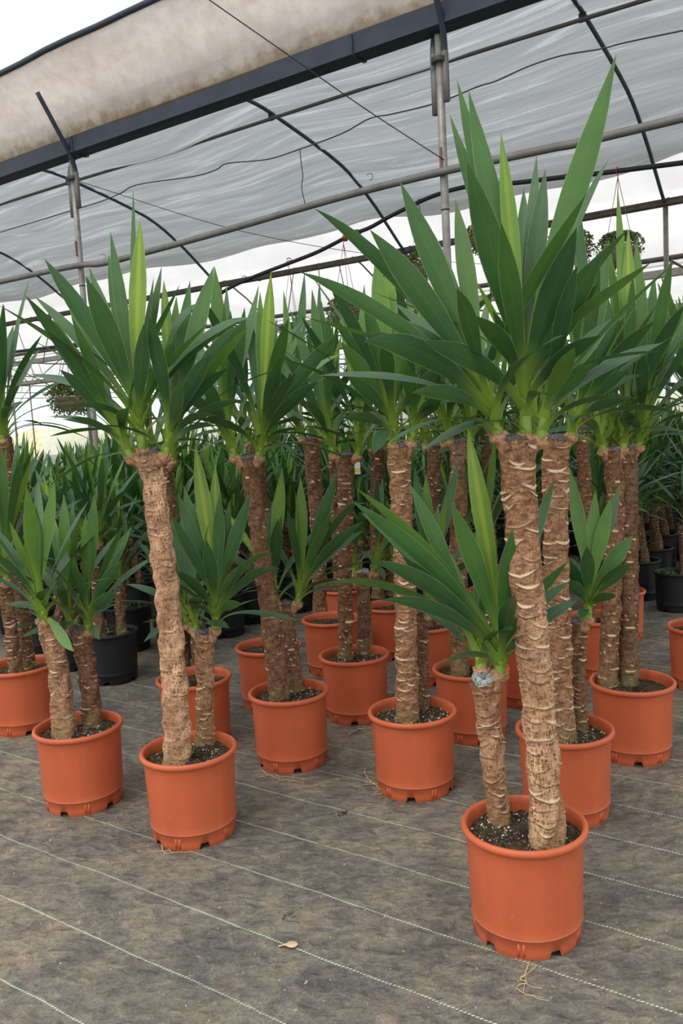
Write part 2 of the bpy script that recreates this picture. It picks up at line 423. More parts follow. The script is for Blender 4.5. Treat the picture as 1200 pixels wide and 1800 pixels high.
tag(B().tube(_vent_rail, .022, 8).build('vent_rail', 'gutter_steel'), 'dark rail along the upper edge of the beige film, against the open sky', 'rail')
def hook_tube(p, r=.02):
    return [p+np.array([r*math.cos(a), 0, r*math.sin(a)+r]) for a in np.linspace(-1.6, 2.6, 9)]

ARL = {0: 'dark green roof hoop at the right, curving down behind the tallest leaf', 1: 'dark green roof hoop in the middle, springing from the gutter above the shade net',
       2: 'dark green roof hoop at the left, running down behind the left tall yucca'}
for i in range(-1, 7):
    s = i*SP
    pts = spline([ST(s, t, z-.0) for t, z in zip(AT, AZ)], 4)
    o = ST(s, 0, 3.6)
    r = empty('roof_hoop', o, ARL.get(i, 'thin dark roof hoop of the net tunnel, farther left along the gutter' if i > 0 else 'roof hoop beyond the right edge of the picture'), 'roof hoop', 'roof hoops of the net tunnel')
    B().tube(pts, .02, 8).build('hoop_pipe', 'painted_green_hoop', r, off=o)
    for t in (2.67,):
        c = ST(s, t, az(t)-.03); B().box(c, U*.03, V*.012, (0, 0, .035)).build('clamp', 'wire', r, off=o, smooth=False)
# long pipes along the tunnel
def run_pipe(name, pts, r, mat, label, cat, hooks=()):
    o = pts[0]; e = empty(name, o, label, cat)
    B().tube(spline(pts, 8), r, 8).build('tube', mat, e, off=o)
    for h in hooks: B().tube(hook_tube(np.asarray(h)), .004, 5).build('hook', 'galvanised_steel', e, off=o)
    return e, o
run_pipe('purlin', [ST(s, 2.67-.02*math.sin(s), az(2.67)-.045) for s in np.arange(SMIN, SMAX, 2)], .019, 'weathered_pipe', 'long steel purlin under the shade net crossing above the centre', 'pipe')
wav = [PT(x, y, -.045) for x, y in ((1106, 230), (960, 262), (780, 301), (600, 346), (400, 404), (255, 444), (180, 463), (93, 475))]
wav = [ST(-6, -.045, 2.82), ST(-3.5, -.045, 2.82)]+wav+[ST(6.5, -.045, 2.78), ST(12, -.045, 2.8), ST(26, -.045, 2.8)]
run_pipe('tie_pipe', wav, .024, 'weathered_pipe', 'thick wavy grey pipe tied to both posts above the plants', 'pipe',
         [PT(182, 458, -.045)+np.array([0, 0, .01]), PT(650, 322, -.045)+np.array([0, 0, .02])])
wir = [PT(x, y, 0.02) for x, y in ((1106, 73), (1060, 85), (985, 98), (925, 118), (870, 143), (840, 152), (770, 180), (690, 200), (650, 208), (600, 235), (527, 262), (470, 280), (400, 287), (380, 298), (340, 310), (240, 325), (200, 345), (93, 380))]
wir = [wir[0]+(wir[0]-wir[2])*8, wir[0]+(wir[0]-wir[2])*1.5]+wir+[ST(8, .02, 3.2), ST(20, .02, 3.2)]
e = empty('slack_cable', wir[1], 'slack black cable sagging in waves under the shade net, tied down at the middle', 'cable')
B().tube(spline(wir, 5), .0045, 5).build('strand', 'wire', e, off=wir[1])
drop = spline([PT(527, 262, .02), PT(529, 285, .02), PT(532, 310, .01), PT(530, 330, 0), PT(536, 358, -.03)], 4)
B().tube(drop, .0035, 5).build('tie_wire', 'wire', e, off=wir[1])
for pts, r, lab in (([PT(780, 281, -.03), PT(640, 190, -.35)+0, PT(500, 92, -.8), PT(368, 0, -1.15), PT(300, -48, -1.3)], .0035, 'thin diagonal wire running from the right post up past the beige film'),
                    ([ST(3.33, .0, 3.45), ST(2.6, 1.2, 3.1), ST(1.9, 2.6, 2.95), ST(1.0, 4.2, 2.9)], .003, 'faint thin wire from the left post across towards the net edge'),
                    ([ST(9, 2.7, 3.02), ST(3.6, 2.7, 2.98), ST(0, 2.7, 3.02), ST(-5, 2.7, 3.05)], .003, 'fine straight wire stretched just above the black hose')):
    tag(B().tube(spline(pts, 6), r, 5).build('wire_strand', 'wire'), lab, 'wire')

# posts
PL = {0: 'tall galvanised post right of centre, rising behind the big yucca leaves to the gutter', 1: 'tall galvanised post at the left, behind the left tall yucca'}
for i in range(-1, 6):
    o = ST(i*SP, 0, 0)
    r = empty('support_post', o, PL.get(i, 'grey steel gutter post standing farther left in the plant rows' if i > 1 else 'grey steel gutter post beyond the right edge'), 'post', None if i in PL else 'distant posts under the near gutter')
    Z = np.array([0, 0, 1.])
    B().tube([o, o+Z*1.2, o+Z*2.8, o+Z*3.6], .024, 12).build('tube', 'galvanised_steel', r, off=o)
    for sg in (-1, 1):
        c = o+U*(.038*sg)*1.0
        hz = 3.22 if sg < 0 else 3.16
        B().tube([c+Z*hz, c+Z*3.5], .021, 10).build('sleeve', 'weathered_pipe', r, off=o)
        B().tube(spline([c+Z*3.3, c+Z*3.5+V*.0, c+Z*3.62+V*(.06*sg)+U*.02*sg, c+Z*3.78+V*(.17*sg)+U*.03*sg, c+Z*4.02+V*(.33*sg)+U*.03*sg], 5), .018, 8).build('strut', 'painted_green_hoop' if sg > 0 else 'gutter_steel', r, off=o)
    B().tube([o+Z*3.44, o+Z*3.47], .05, 10).build('collar', 'wire', r, off=o)
    B().tube([o+Z*2.60, o+Z*2.61], .0265, 10).build('strap', 'wire', r, off=o)
    B().box(o+Z*2.9-V*.03-U*.0, U*.006, V*.006, Z*.06).build('hook_pin', 'rust_wire', r, off=o, smooth=False)

# black irrigation hose with hanging hooks
hz_ = [PT(x, y, 2.7) for x, y in ((1106, 298), (1000, 310), (900, 322), (830, 326), (760, 345), (690, 378), (650, 400), (615, 414), (560, 442), (510, 462), (450, 485), (400, 508), (340, 545))]
hz_ = [ST(-5, 2.7, 2.95)]+hz_+[ST(6.2, 2.7, 2.6), ST(9, 2.7, 2.62), ST(18, 2.7, 2.7)]
_hs = sorted((float((q-PR0) @ U), float(q[2])) for q in hz_); HOSE_S = [q[0] for q in _hs]; HOSE_Z = [q[1] for q in _hs]
e, o = run_pipe('irrigation_hose', hz_, .021, 'black_hose', 'sagging black irrigation hose with a green connector running below the net edge', 'hose')
c = PT(622, 411, 2.7); B().tube([c-U*.07, c-U*.05, c+U*.05, c+U*.07], [.027, .038, .038, .027], 10).build('connector', 'green_plastic', e, off=o)
c2 = PT(607, 418, 2.7); B().tube([c2-U*.012, c2+U*.012], .036, 10).build('clip', 'red_plastic', e, off=o)
for x, y in ((430, 494), (508, 463)):
    B().tube(hook_tube(PT(x, y, 2.7)-np.array([0, 0, .0]), .028), .005, 5).build('hook', 'galvanised_steel', e, off=o)

# far steelwork: next tunnels' hoops, posts, rails
for bay in range(1, 4):
    for i in range(-1, 9):
        s = i*SP; t0 = 5.42*bay
        o = ST(s, t0, 3.6)
        r = empty('roof_hoop', o, 'slim grey roof hoop of the %s milky-film tunnel behind the plants' % ('first', 'second', 'third')[bay-1], 'roof hoop', 'roof hoops of the %s far tunnel' % ('first', 'second', 'third')[bay-1])
        B().tube([ST(s, t0+q, far_z(q)-.04) for q in np.linspace(0, 5.42, 14)], .018, 6).build('hoop_pipe', 'weathered_pipe', r, off=o)
        B().tube([ST(s, t0, 3.0), ST(s, t0+5.42, 3.0)], .016, 6).build('tie_bar', 'weathered_pipe', r, off=o)
        for q in (1.6, 2.7, 3.8): B().tube([ST(s, t0+q, 3.0), ST(s, t0+q+(.5 if q < 2.7 else (-.5 if q > 2.7 else 0)), far_z(q)-.05)], .01, 5).build('web_bar', 'weathered_pipe', r, off=o)
        g = ST(s, t0, 0); r = empty('support_post', g, 'slim grey post under the gutter starting the %s far tunnel' % ('first', 'second', 'third')[bay-1], 'post', 'posts of the %s far tunnel' % ('first', 'second', 'third')[bay-1])
        B().tube([g, g+np.array([0, 0, 3.6])], .03, 8).build('tube', 'galvanised_steel', r, off=g)
for bay, zz, lab in ((1, 3.02, 'grey pipe stretched just below the far gutter'), (2, 3.0, 'second grey pipe seen through the far tunnel behind the leaves'), (3, 3.1, 'farthest grey pipe in the bright haze of the last tunnel')):
    run_pipe('rail_pipe', [ST(-8, 5.42*bay+.12, zz), ST(10, 5.42*bay+.12, zz), ST(26, 5.42*bay+.12, zz)], .03, 'weathered_pipe', lab, 'pipe')
for bay, lab in ((2, 'pale gutter of the second far tunnel'), (3, 'pale gutter of the third far tunnel')):
    tag(B().box(ST(9, 5.42*bay, 3.62), U*18, V*.1, (0, 0, .06)).build('gutter', 'galvanised_steel', smooth=False), lab, 'gutter')

# ------------------------------------------------------------------ pots and soil
def pot_mesh(black=False, R=.165, H=.30, rb=.139, notches=5, seed=0, nth=144):
    if black: nth = 72
    wl_ = .012
    prof = []   # (r, z, matflag)
    # outer foot ring up to rim, over the lip, down inside
    prof += [(rb-.002, 0, 0), (rb, .004, 0), (rb+.002, .02, 0), (rb+.0035, .052, 0), (rb+.0075, .0545, 1), (rb+.0075, .0565, 1), (rb+.0065, .060, 0)]
    for q in np.linspace(.1, 1, 6): prof.append((rb+.0065+(R-.0125-rb-.0065)*q, .06+(H-.024-.06)*q, 0))
    lc = (R-.008, H-.009)
    for a in np.linspace(-1.9, 2.6, 11): prof.append((lc[0]+.0085*math.cos(a)*1.0, lc[1]+.0105*math.sin(a), 0))
    for q in np.linspace(0, 1, 5): prof.append((R-.0175-q*(R-.02-rb)*.6, H-.02-q*(H*.55), 0))
    v = []; f = []; mi = []
    n = len(prof); rnd = np.random.RandomState(seed+3)
    for j in range(nth):
        th = 2*math.pi*j/nth; ph_ = ((j/nth*notches) % 1)
        nt = .41 < ph_ < .59
        for i, (r, z, m) in enumerate(prof):
            if i <= 2: z = max(z, .019+.001*i) if nt else z
            if 7 <= i <= 12: r += .0006*math.sin(3*th+seed)
            v.append((r*math.cos(th), r*math.sin(th), z))
    for j in range(nth):
        k2 = (j+1) % nth
        for i in range(n-1): f.append((j*n+i, k2*n+i, k2*n+i+1, j*n+i+1)); mi.append(1 if prof[i][2] and prof[i+1][2] else 0)
    # closed underside a little above the floor
    b = len(v); v.append((0, 0, .022))
    for j in range(nth): v.append(((rb-.003)*math.cos(2*math.pi*j/nth), (rb-.003)*math.sin(2*math.pi*j/nth), .021))
    for j in range(nth): f.append((b, b+1+(j+1) % nth, b+1+j)); mi.append(0)
    # moulded tabs low on the wall and a lip nub
    for q in range(notches if not black else 0):
        for dd in (-.045, .045):
            th = 2*math.pi*(q+.0)/notches+dd; c = np.array([math.cos(th), math.sin(th), 0]); t = np.array([-math.sin(th), math.cos(th), 0])
            bb = B(); bb.box(c*(rb+.0025)+np.array([0, 0, .026]), t*.003, c*.0012, (0, 0, .017)); k0 = len(v); v += bb.v; f += [tuple(k0+x for x in q_) for q_ in bb.f]; mi += [0]*6
    me_o = mesh('pot', v, f, None, mats=['black_plastic', 'black_plastic'] if black else ['terracotta_plastic', 'terracotta_seam_highlight'], midx=mi)
    me = me_o.data; bpy.data.objects.remove(me_o); return me
POT = [pot_mesh(False, seed=s) for s in range(3)]
POTB = pot_mesh(True, R=.150, H=.285, rb=.125)
def soil_mesh(R, z, seed):
    r = np.random.RandomState(seed); v = [(0, 0, z)]; f = []; nr, nt = 14, 48
    for i in range(1, nr+1):
        for j in range(nt):
            a = 2*math.pi*j/nt; q = R*i/nr
            v.append((q*math.cos(a), q*math.sin(a), z+r.randn()*.003+.008*math.sin(q*40+a*2+seed)*(1-i/nr)+.004*math.sin(a*3+seed)))
    for j in range(nt): f.append((0, 1+j, 1+(j+1) % nt))
    for i in range(nr-1):
        for j in range(nt):
            a = 1+i*nt+j; b = 1+i*nt+(j+1) % nt; f.append((a, a+nt, b+nt, b))
    o = mesh('soil', v, f, 'potting_soil'); me = o.data; bpy.data.objects.remove(o); return me
ZS = .262
SOIL = [soil_mesh(.1462, ZS, s) for s in range(3)]; SOILB = soil_mesh(.133, .25, 9)
def perlite(par, seed, n=210):
    r = np.random.RandomState(seed); v = []; f = []; mi = []
    for _ in range(n):
        a = r.rand()*6.28; q = .143*math.sqrt(r.rand()); c = np.array([q*math.cos(a), q*math.sin(a), ZS+.003+r.rand()*.003])
        if r.rand() < .5 and math.sin(a*2+seed) > .2: continue
        s = .0012+r.rand()**2*.0026; b = len(v)
        d = [(1, 0, 0), (0, 1, 0), (-1, 0, 0), (0, -1, 0), (0, 0, 1), (0, 0, -1)]
        for w_ in d: v.append(c+np.array(w_)*s*(.6+.8*r.rand()))
        for t in ((0, 1, 4), (1, 2, 4), (2, 3, 4), (3, 0, 4), (1, 0, 5), (2, 1, 5), (3, 2, 5), (0, 3, 5)): f.append(tuple(b+x for x in t)); mi.append(1 if _ % 4 == 0 else 0)
    o = mesh('perlite', v, f, None, par, smooth=False, mats=['perlite_grain', 'perlite_tan'], midx=mi)
    tag(o, kind='stuff')

# ------------------------------------------------------------------ trunk
def trunk_mesh(pts, rad, style='scar', seed=0, step=.004, nt=56, gap=.026, dens=1.0, crack=.3, flare=.18, crackfun=None, sth=1.0):
    """pts: centre line (local), rad: radii at the points"""
    rnd = np.random.RandomState(seed)
    sp_ = spline(pts, 12); rr = np.interp(np.linspace(0, 1, len(sp_)), np.linspace(0, 1, len(rad)), rad)
    sp_ = np.array(sp_); d = np.r_[0, np.cumsum(np.linalg.norm(np.diff(sp_, axis=0), axis=1))]; L = d[-1]
    nz = max(8, int(L/step)); z = np.linspace(0, L, nz)
    C = np.stack([np.interp(z, d, sp_[:, i]) for i in range(3)], 1); R = np.interp(z, d, rr)
    R = R*(1+flare*np.exp(-z/.03))*(1+.006*np.sin(z*23+seed)+.008*np.sin(z*51+seed*2))
    T = np.gradient(C, axis=0); T /= np.linalg.norm(T, axis=1)[:, None]
    X = np.array([1, 0, 0.])-T*T[:, :1]; X /= np.linalg.norm(X, axis=1)[:, None]; Yv = np.cross(T, X)
    th = np.linspace(0, 2*np.pi, nt, endpoint=False)
    Z, TH = np.meshgrid(z, th, indexing='ij')
    disp = np.zeros_like(Z); scar = np.zeros_like(Z); crev = np.zeros_like(Z); r0 = float(np.mean(R))
    for _ in range(14):   # soft lumps
        a, b, p = rnd.randint(1, 6), rnd.uniform(10, 90), rnd.rand()*6.28
        disp += .0009*np.sin(a*TH+b*Z+p)
    zz = .012
    while zz < L-.01:
        k_ = rnd.randint(2, 4); off = rnd.rand()*6.28
        for q in range(k_):
            if rnd.rand() > dens: continue
            tc_ = off+q*2*np.pi/k_+rnd.uniform(-.3, .3); wd = rnd.uniform(.6, 1.35); z0 = zz+rnd.uniform(-.35, .35)*gap
            dth = (TH-tc_+np.pi) % (2*np.pi)-np.pi; x = dth/wd
            tilt = rnd.uniform(-.009, .009); dep = rnd.uniform(.004, .013)*r0/.03
            zc = z0+dep*np.abs(x)**rnd.uniform(1.1, 1.8)+tilt*x
            m = np.clip(1-np.abs(x)**2.2, 0, 1)
            th_ = sth*rnd.uniform(.0012, .0032)*(r0/.03)**.5
            e = (Z-zc)
            br = rnd.uniform(.3, 1.5)
            crev = np.maximum(crev, m**.5*np.exp(-((e+.0042)/.0030)**2))
            scar = np.maximum(scar, br*m**.6*np.exp(-(e/(th_*(.35+.65*m)))**2))
            disp += m*.0020*np.exp(-(e/.0026)**2)-m*.0012*np.exp(-((e-.006)/.004)**2)-m*.0012*np.exp(-((e+.005)/.003)**2)
            disp += np.where(e < 0, m*.0012*np.exp(e/.012), 0)
        zz += gap*rnd.uniform(.65, 1.35)
    cz = crackfun(z/L) if crackfun else np.ones(nz)
    ck = np.repeat((np.clip(cz*crack, 0, 1))[:, None], nt, 1)
    scar = scar*np.clip(1.15-ck*.55, 0, 1)
    disp += rnd.randn(nz, nt)*.00035
    hv = np.zeros_like(Z)
    for _ in range(9):
        hv += np.sin(rnd.randint(5, 14)*TH+rnd.rand()*6.28+np.sin(Z*rnd.uniform(8, 30))*1.2)
    disp -= ck*.0009*np.clip(hv/2.5, 0, 1.5)
    rad_ = (R[:, None]+disp)
    Pn = C[:, None, :]+rad_[..., None]*(np.sin(TH)[..., None]*X[:, None, :]+(np.cos(TH))[..., None]*Yv[:, None, :])
    v = Pn.reshape(-1, 3); idx = np.arange(nz*nt).reshape(nz, nt)
    a = idx[:-1]; b = idx[1:]; an = np.roll(a, -1, 1); bn = np.roll(b, -1, 1)
    f = np.stack([a, b, bn, an], -1).reshape(-1, 4)
    uv = np.stack([TH*r0, Z], -1).reshape(-1, 2)+rnd.rand(2)*3
    foot = np.clip(1-z/.09, 0, 1)[:, None]*np.ones(nt)*.8
    f = [tuple(q) for q in f]+[tuple(idx[-1][::1]), tuple(idx[0][::-1])]
    return v, f, uv, {'scar': scar.ravel(), 'crack': ck.ravel(), 'foot': foot.ravel(), 'crevice': crev.ravel()}
def cap_mesh(par, c, r, mat, seed, ax=(0, 0, 1)):
    rnd = np.random.RandomState(seed); v = []; f = []; nt = 28; c = np.asarray(c, float)
    prof = [(.90, -.014), (.99, -.008), (.99, -.001), (.90, .006), (.72, .009), (.4, .008), (.15, .009)]
    for (q, z) in prof:
        for j in range(nt):
            a = 2*math.pi*j/nt; rr = r*q*(1+.05*math.sin(3*a+seed)+.03*rnd.randn()); v.append(c+np.array([rr*math.cos(a), rr*math.sin(a), z+.0022*rnd.randn()+.004*math.sin(2*a+seed)]))
    for i in range(len(prof)-1):
        for j in range(nt): f.append((i*nt+j, i*nt+(j+1) % nt, (i+1)*nt+(j+1) % nt, (i+1)*nt+j))
    f.append(tuple((len(prof)-1)*nt+j for j in range(nt)))
    return mesh('cut_top', v, f, mat, par)

# ------------------------------------------------------------------ leaves
WS = np.array([0, .05, .12, .25, .38, .50, .62, .74, .84, .92, 1.0])
WW = np.array([.80, .60, .40, .42, .62, .86, 1.0, .90, .64, .33, .012])
class Ros:
    def __init__(s, seed=0): s.v = []; s.f = []; s.uv = []; s.age = []; s.n = 0; s.r = np.random.RandomState(seed)
    def leaf(s, B0, T0, width, arch=.10, face=.5, roll=0., age=.7, axis=(0, 0, 1), n=15, curl=0., start=None):
        B0 = np.asarray(B0, float); T0 = np.asarray(T0, float); axis = nrm(axis); D = T0-B0; L = np.linalg.norm(D)
        sdir = nrm(start) if start is not None else nrm(nrm(D)*.55+axis*.65)
        # cubic Bezier: leaves the stem steeply, then leans out and arches over
        P1 = B0+sdir*L*.30; P2 = B0+D*.66+np.array([0, 0, 1])*L*arch
        t = np.linspace(0, 1, n)[:, None]
        P = (1-t)**3*B0+3*(1-t)**2*t*P1+3*(1-t)*t*t*P2+t**3*T0
        T = np.gradient(P, axis=0); T /= np.linalg.norm(T, axis=1)[:, None]
        hor = D-axis*(D @ axis); hn = np.linalg.norm(hor); rad = hor/hn if hn > .02*L else nrm(np.array([s.r.randn(), s.r.randn(), 0])+1e-3)
        ax_ = axis
        Nn = ax_*(T @ rad)[:, None]-rad*(T @ ax_)[:, None]
        if face:
            cv = np.array([-.05, -1, .0]); sg = 1 if (Nn[n//2] @ cv) >= 0 else -1
            wgt = face*np.clip(t/.35, 0, 1)
            Nn = Nn*(1-wgt)+cv*sg*wgt
        Nn -= T*np.sum(Nn*T, 1)[:, None]; Nn /= np.linalg.norm(Nn, axis=1)[:, None]
        S = np.cross(T, Nn)
        ra = roll*t[:, 0]+curl*np.sin(t[:, 0]*3.0)
        c, q = np.cos(ra)[:, None], np.sin(ra)[:, None]; S, Nn = S*c+Nn*q, Nn*c-S*q
        wd = np.interp(t[:, 0], WS, WW)*width*.5
        fold = .40-.28*np.clip(t[:, 0]/.5, 0, 1)
        wav = .05*np.sin(t[:, 0]*9+s.r.rand()*6)
        b = s.n
        xs = (-1, -.5, 0, .5, 1)
        for k_, x in enumerate(xs):
            h = (abs(x)**1.3)*fold+wav*(x)*.6
            s.v.append(P+S*(x*wd)[:, None]+Nn*(wd*h)[:, None]); s.uv.append(np.stack([np.full(n, .5+x/2), t[:, 0]], 1)); s.age.append(np.full(n, age))
        for k_ in range(4):
            for i in range(n-1): s.f.append((b+k_*n+i, b+(k_+1)*n+i, b+(k_+1)*n+i+1, b+k_*n+i+1))
        s.n += 5*n
    def stalk(s, pts, r, age=.2):
        bb = B().tube(spline(pts, 3), r, 8); b = s.n
        s.v.append(np.array(bb.v)); m = len(bb.v); s.uv.append(np.stack([np.full(m, .5), np.full(m, .03)], 1)); s.age.append(np.full(m, age)); s.f += [tuple(b+x for x in q) for q in bb.f]; s.n += m
    def geo(s): return np.concatenate(s.v), s.f, np.concatenate(s.uv), {'age': np.concatenate(s.age)}
def random_leaves(R, base, n, L, width, axis=(0, 0, 1), rise=.10, lo=6, hi=88, face=.25, seed=0, az0=None, spread=6.3, thin=1.0):
    mn = .45 if lo > 15 else 0
    rnd = np.random.RandomState(seed); axis = nrm(axis); base = np.asarray(base, float); hi = min(hi, 82)
    e1 = nrm(np.cross(axis, [0, 1, .1])); e2 = np.cross(axis, e1)
    for i in range(n):
        q = (i+.5)/n; pol = math.radians(lo+(hi-lo)*q**1.25+rnd.randn()*4)
        a = (az0 if az0 is not None else 0)+(i*2.39996+rnd.randn()*.25 if az0 is None else rnd.uniform(-spread/2, spread/2))
        l = L*(.80+.28*math.sin(math.pi*min(1, q*1.15+.12)))*rnd.uniform(.82, 1.1)
        if q > .82: l *= .78
        rad = e1*math.cos(a)+e2*math.sin(a)
        d = axis*math.cos(pol)+rad*math.sin(pol)
        b = base+axis*(rise*(1-q))+rad*.010
        tip = b+d*l; droop = l*(.04+.18*max(0, q-.45)**1.2*rnd.uniform(.3, 1.8)); tip[2] -= droop
        R.leaf(b, tip, .86*width*rnd.uniform(.82, 1.1)*(.8 if q < .12 else 1)*thin, arch=.03+.16*q*rnd.uniform(.5, 1.2), face=face*rnd.uniform(0, 1), roll=rnd.uniform(-.5, .5), age=min(1, max(mn, .02+q*2.6+rnd.randn()*.10)), axis=axis, start=nrm(axis*.8+d*.5))

def build_rosette(par, o, base, tips=(), nrand=0, L=.6, width=.055, axis=(0, 0, 1), seed=0, rise=.11, lo=8, hi=85, face=.3, foot=None, neck=None, wscale=1.0):
    """base: world point on the trunk side; tips: (x, y, dY, width, arch, face, age[, roll])"""
    R = Ros(seed); base = np.asarray(base, float); axis = nrm(axis)
    R.stalk([base-axis*.012, base+axis*rise*.55, base+axis*(rise*1.0)], [.018, .012, .005])
    for k_, t in enumerate(tips):
        x, y, dY, wd, ar, fc, ag = t[:7]; ro = t[7] if len(t) > 7 else 0
        tip = PY(x, y, base[1]+dY); pol = math.acos(max(-1, min(1, nrm(tip-base) @ axis)))
        b = base+axis*(rise*max(.05, 1-pol/1.5))
        R.leaf(b, tip, wd*.90*wscale, ar, fc, ro, ag, axis)
    if nrand: random_leaves(R, base, nrand, L, width, axis, rise, lo, hi, face, seed+7)
    v, f, uv, at = R.geo()
    r = mesh('leaf_rosette', v-o, f, 'yucca_leaf', par, uv=uv, attrs=at)
    # tan collar of peeling bark where the shoot breaks out
    rnd = np.random.RandomState(seed); bb = B()
    bb.tube([base-axis*.020+np.array([0, 0, -.004]), base-axis*.008, base+axis*.004], [.012, .025, .021], 9)
    for j in range(7):
        a = j*.9+rnd.rand(); d = np.array([math.cos(a), math.sin(a), 0])
        bb.tube([base-axis*.014+d*.014, base+d*.020+axis*.002, base+d*.023+axis*rnd.uniform(.004, .012)], [.006, .0045, .0008], 4)
    bb.build('shoot_collar', 'peeling_bark', par, off=o)
    return r

# ------------------------------------------------------------------ potted yuccas in the foreground
def yucca(label, xy, stems, black=False, rot=0., seed=0, group=None, grains=False):
    o = np.array([xy[0], xy[1], 0.]); r = empty('potted_yucca', o, label, 'potted plant', group)
    p = mobj('pot', POTB if black else POT[seed % 3], r); p.rotation_euler = (0, 0, rot)
    s_ = mobj('soil', SOILB if black else SOIL[seed % 3], r); s_.rotation_euler = (0, 0, rot*1.7+seed)
    if grains: perlite(r, seed)
    zs = (.25 if black else ZS)-.006
    for i, s in enumerate(stems):
        if 'b' in s: b = PG(*s['b'], zs)
        else: b = o+np.array([s['bl'][0], s['bl'][1], zs])
        Yt = b[1]+s.get('dY', 0)
        if 't' in s: t = PY(*s['t'], Yt)
        else: t = o+np.array(s['tl'], float)
        sc = b[1]/F*.5
        pts = [b]
        for (mx_, my_) in s.get('m', ()):
            zf = np.clip(1-(my_-s['t'][1])/(s['b'][1]-s['t'][1]), 0, 1); pts.append(PY(mx_, my_, b[1]+(Yt-b[1])*zf))
        pts.append(t)
        rad = [q*sc for q in s['w']] if 'w' in s else s['r']
        step = s.get('step', .0045 if b[1] < 3.3 else .008); nt_ = 72 if b[1] < 2.6 else (52 if b[1] < 3.3 else 32)
        v, f, uv, at = trunk_mesh([q-o for q in pts], rad, seed=seed*7+i+1, step=step, nt=nt_, gap=s.get('gap', .026), dens=s.get('dens', 1), crack=s.get('crack', .3), crackfun=s.get('cf'), sth=s.get('sth', 1.0), flare=s.get('flare', .16))
        tr_ = mesh('trunk', v, f, s.get('mat', 'bark_tan'), r, uv=uv, attrs=at)
        rt = rad[-1]
        cap_mesh(tr_, t-o+np.array([0, 0, .004]), rt, s.get('cap', 'cut_wood_dark'), seed+i)
        for j, q in enumerate(s.get('ros', ())):
            base = t+np.array(q['off'])
            build_rosette(tr_, o, base, q.get('tips', ()), q.get('n', 0), q.get('L', .6), q.get('width', .052), q.get('axis', (q['off'][0]*3, q['off'][1]*2, 1)), seed*31+i*5+j, q.get('rise', .10), q.get('lo', 8), q.get('hi', 85), q.get('face', .3), wscale=q.get('ws', 1.0))
            # short neck joining shoot and trunk
            bb = B().tube(spline([t-np.array([0, 0, .03])+(base-t)*np.array([.4, .4, 0]), t+(base-t)*.75-np.array([0, 0, .008]), base], 4), [.022, .024, .023, .023, .022, .022, .022, .021, .020], 10)
            bb.build('shoot_collar', 'peeling_bark', tr_, off=o)
    return r
up = lambda z: np.clip(z*1.3-.1, 0, 1)
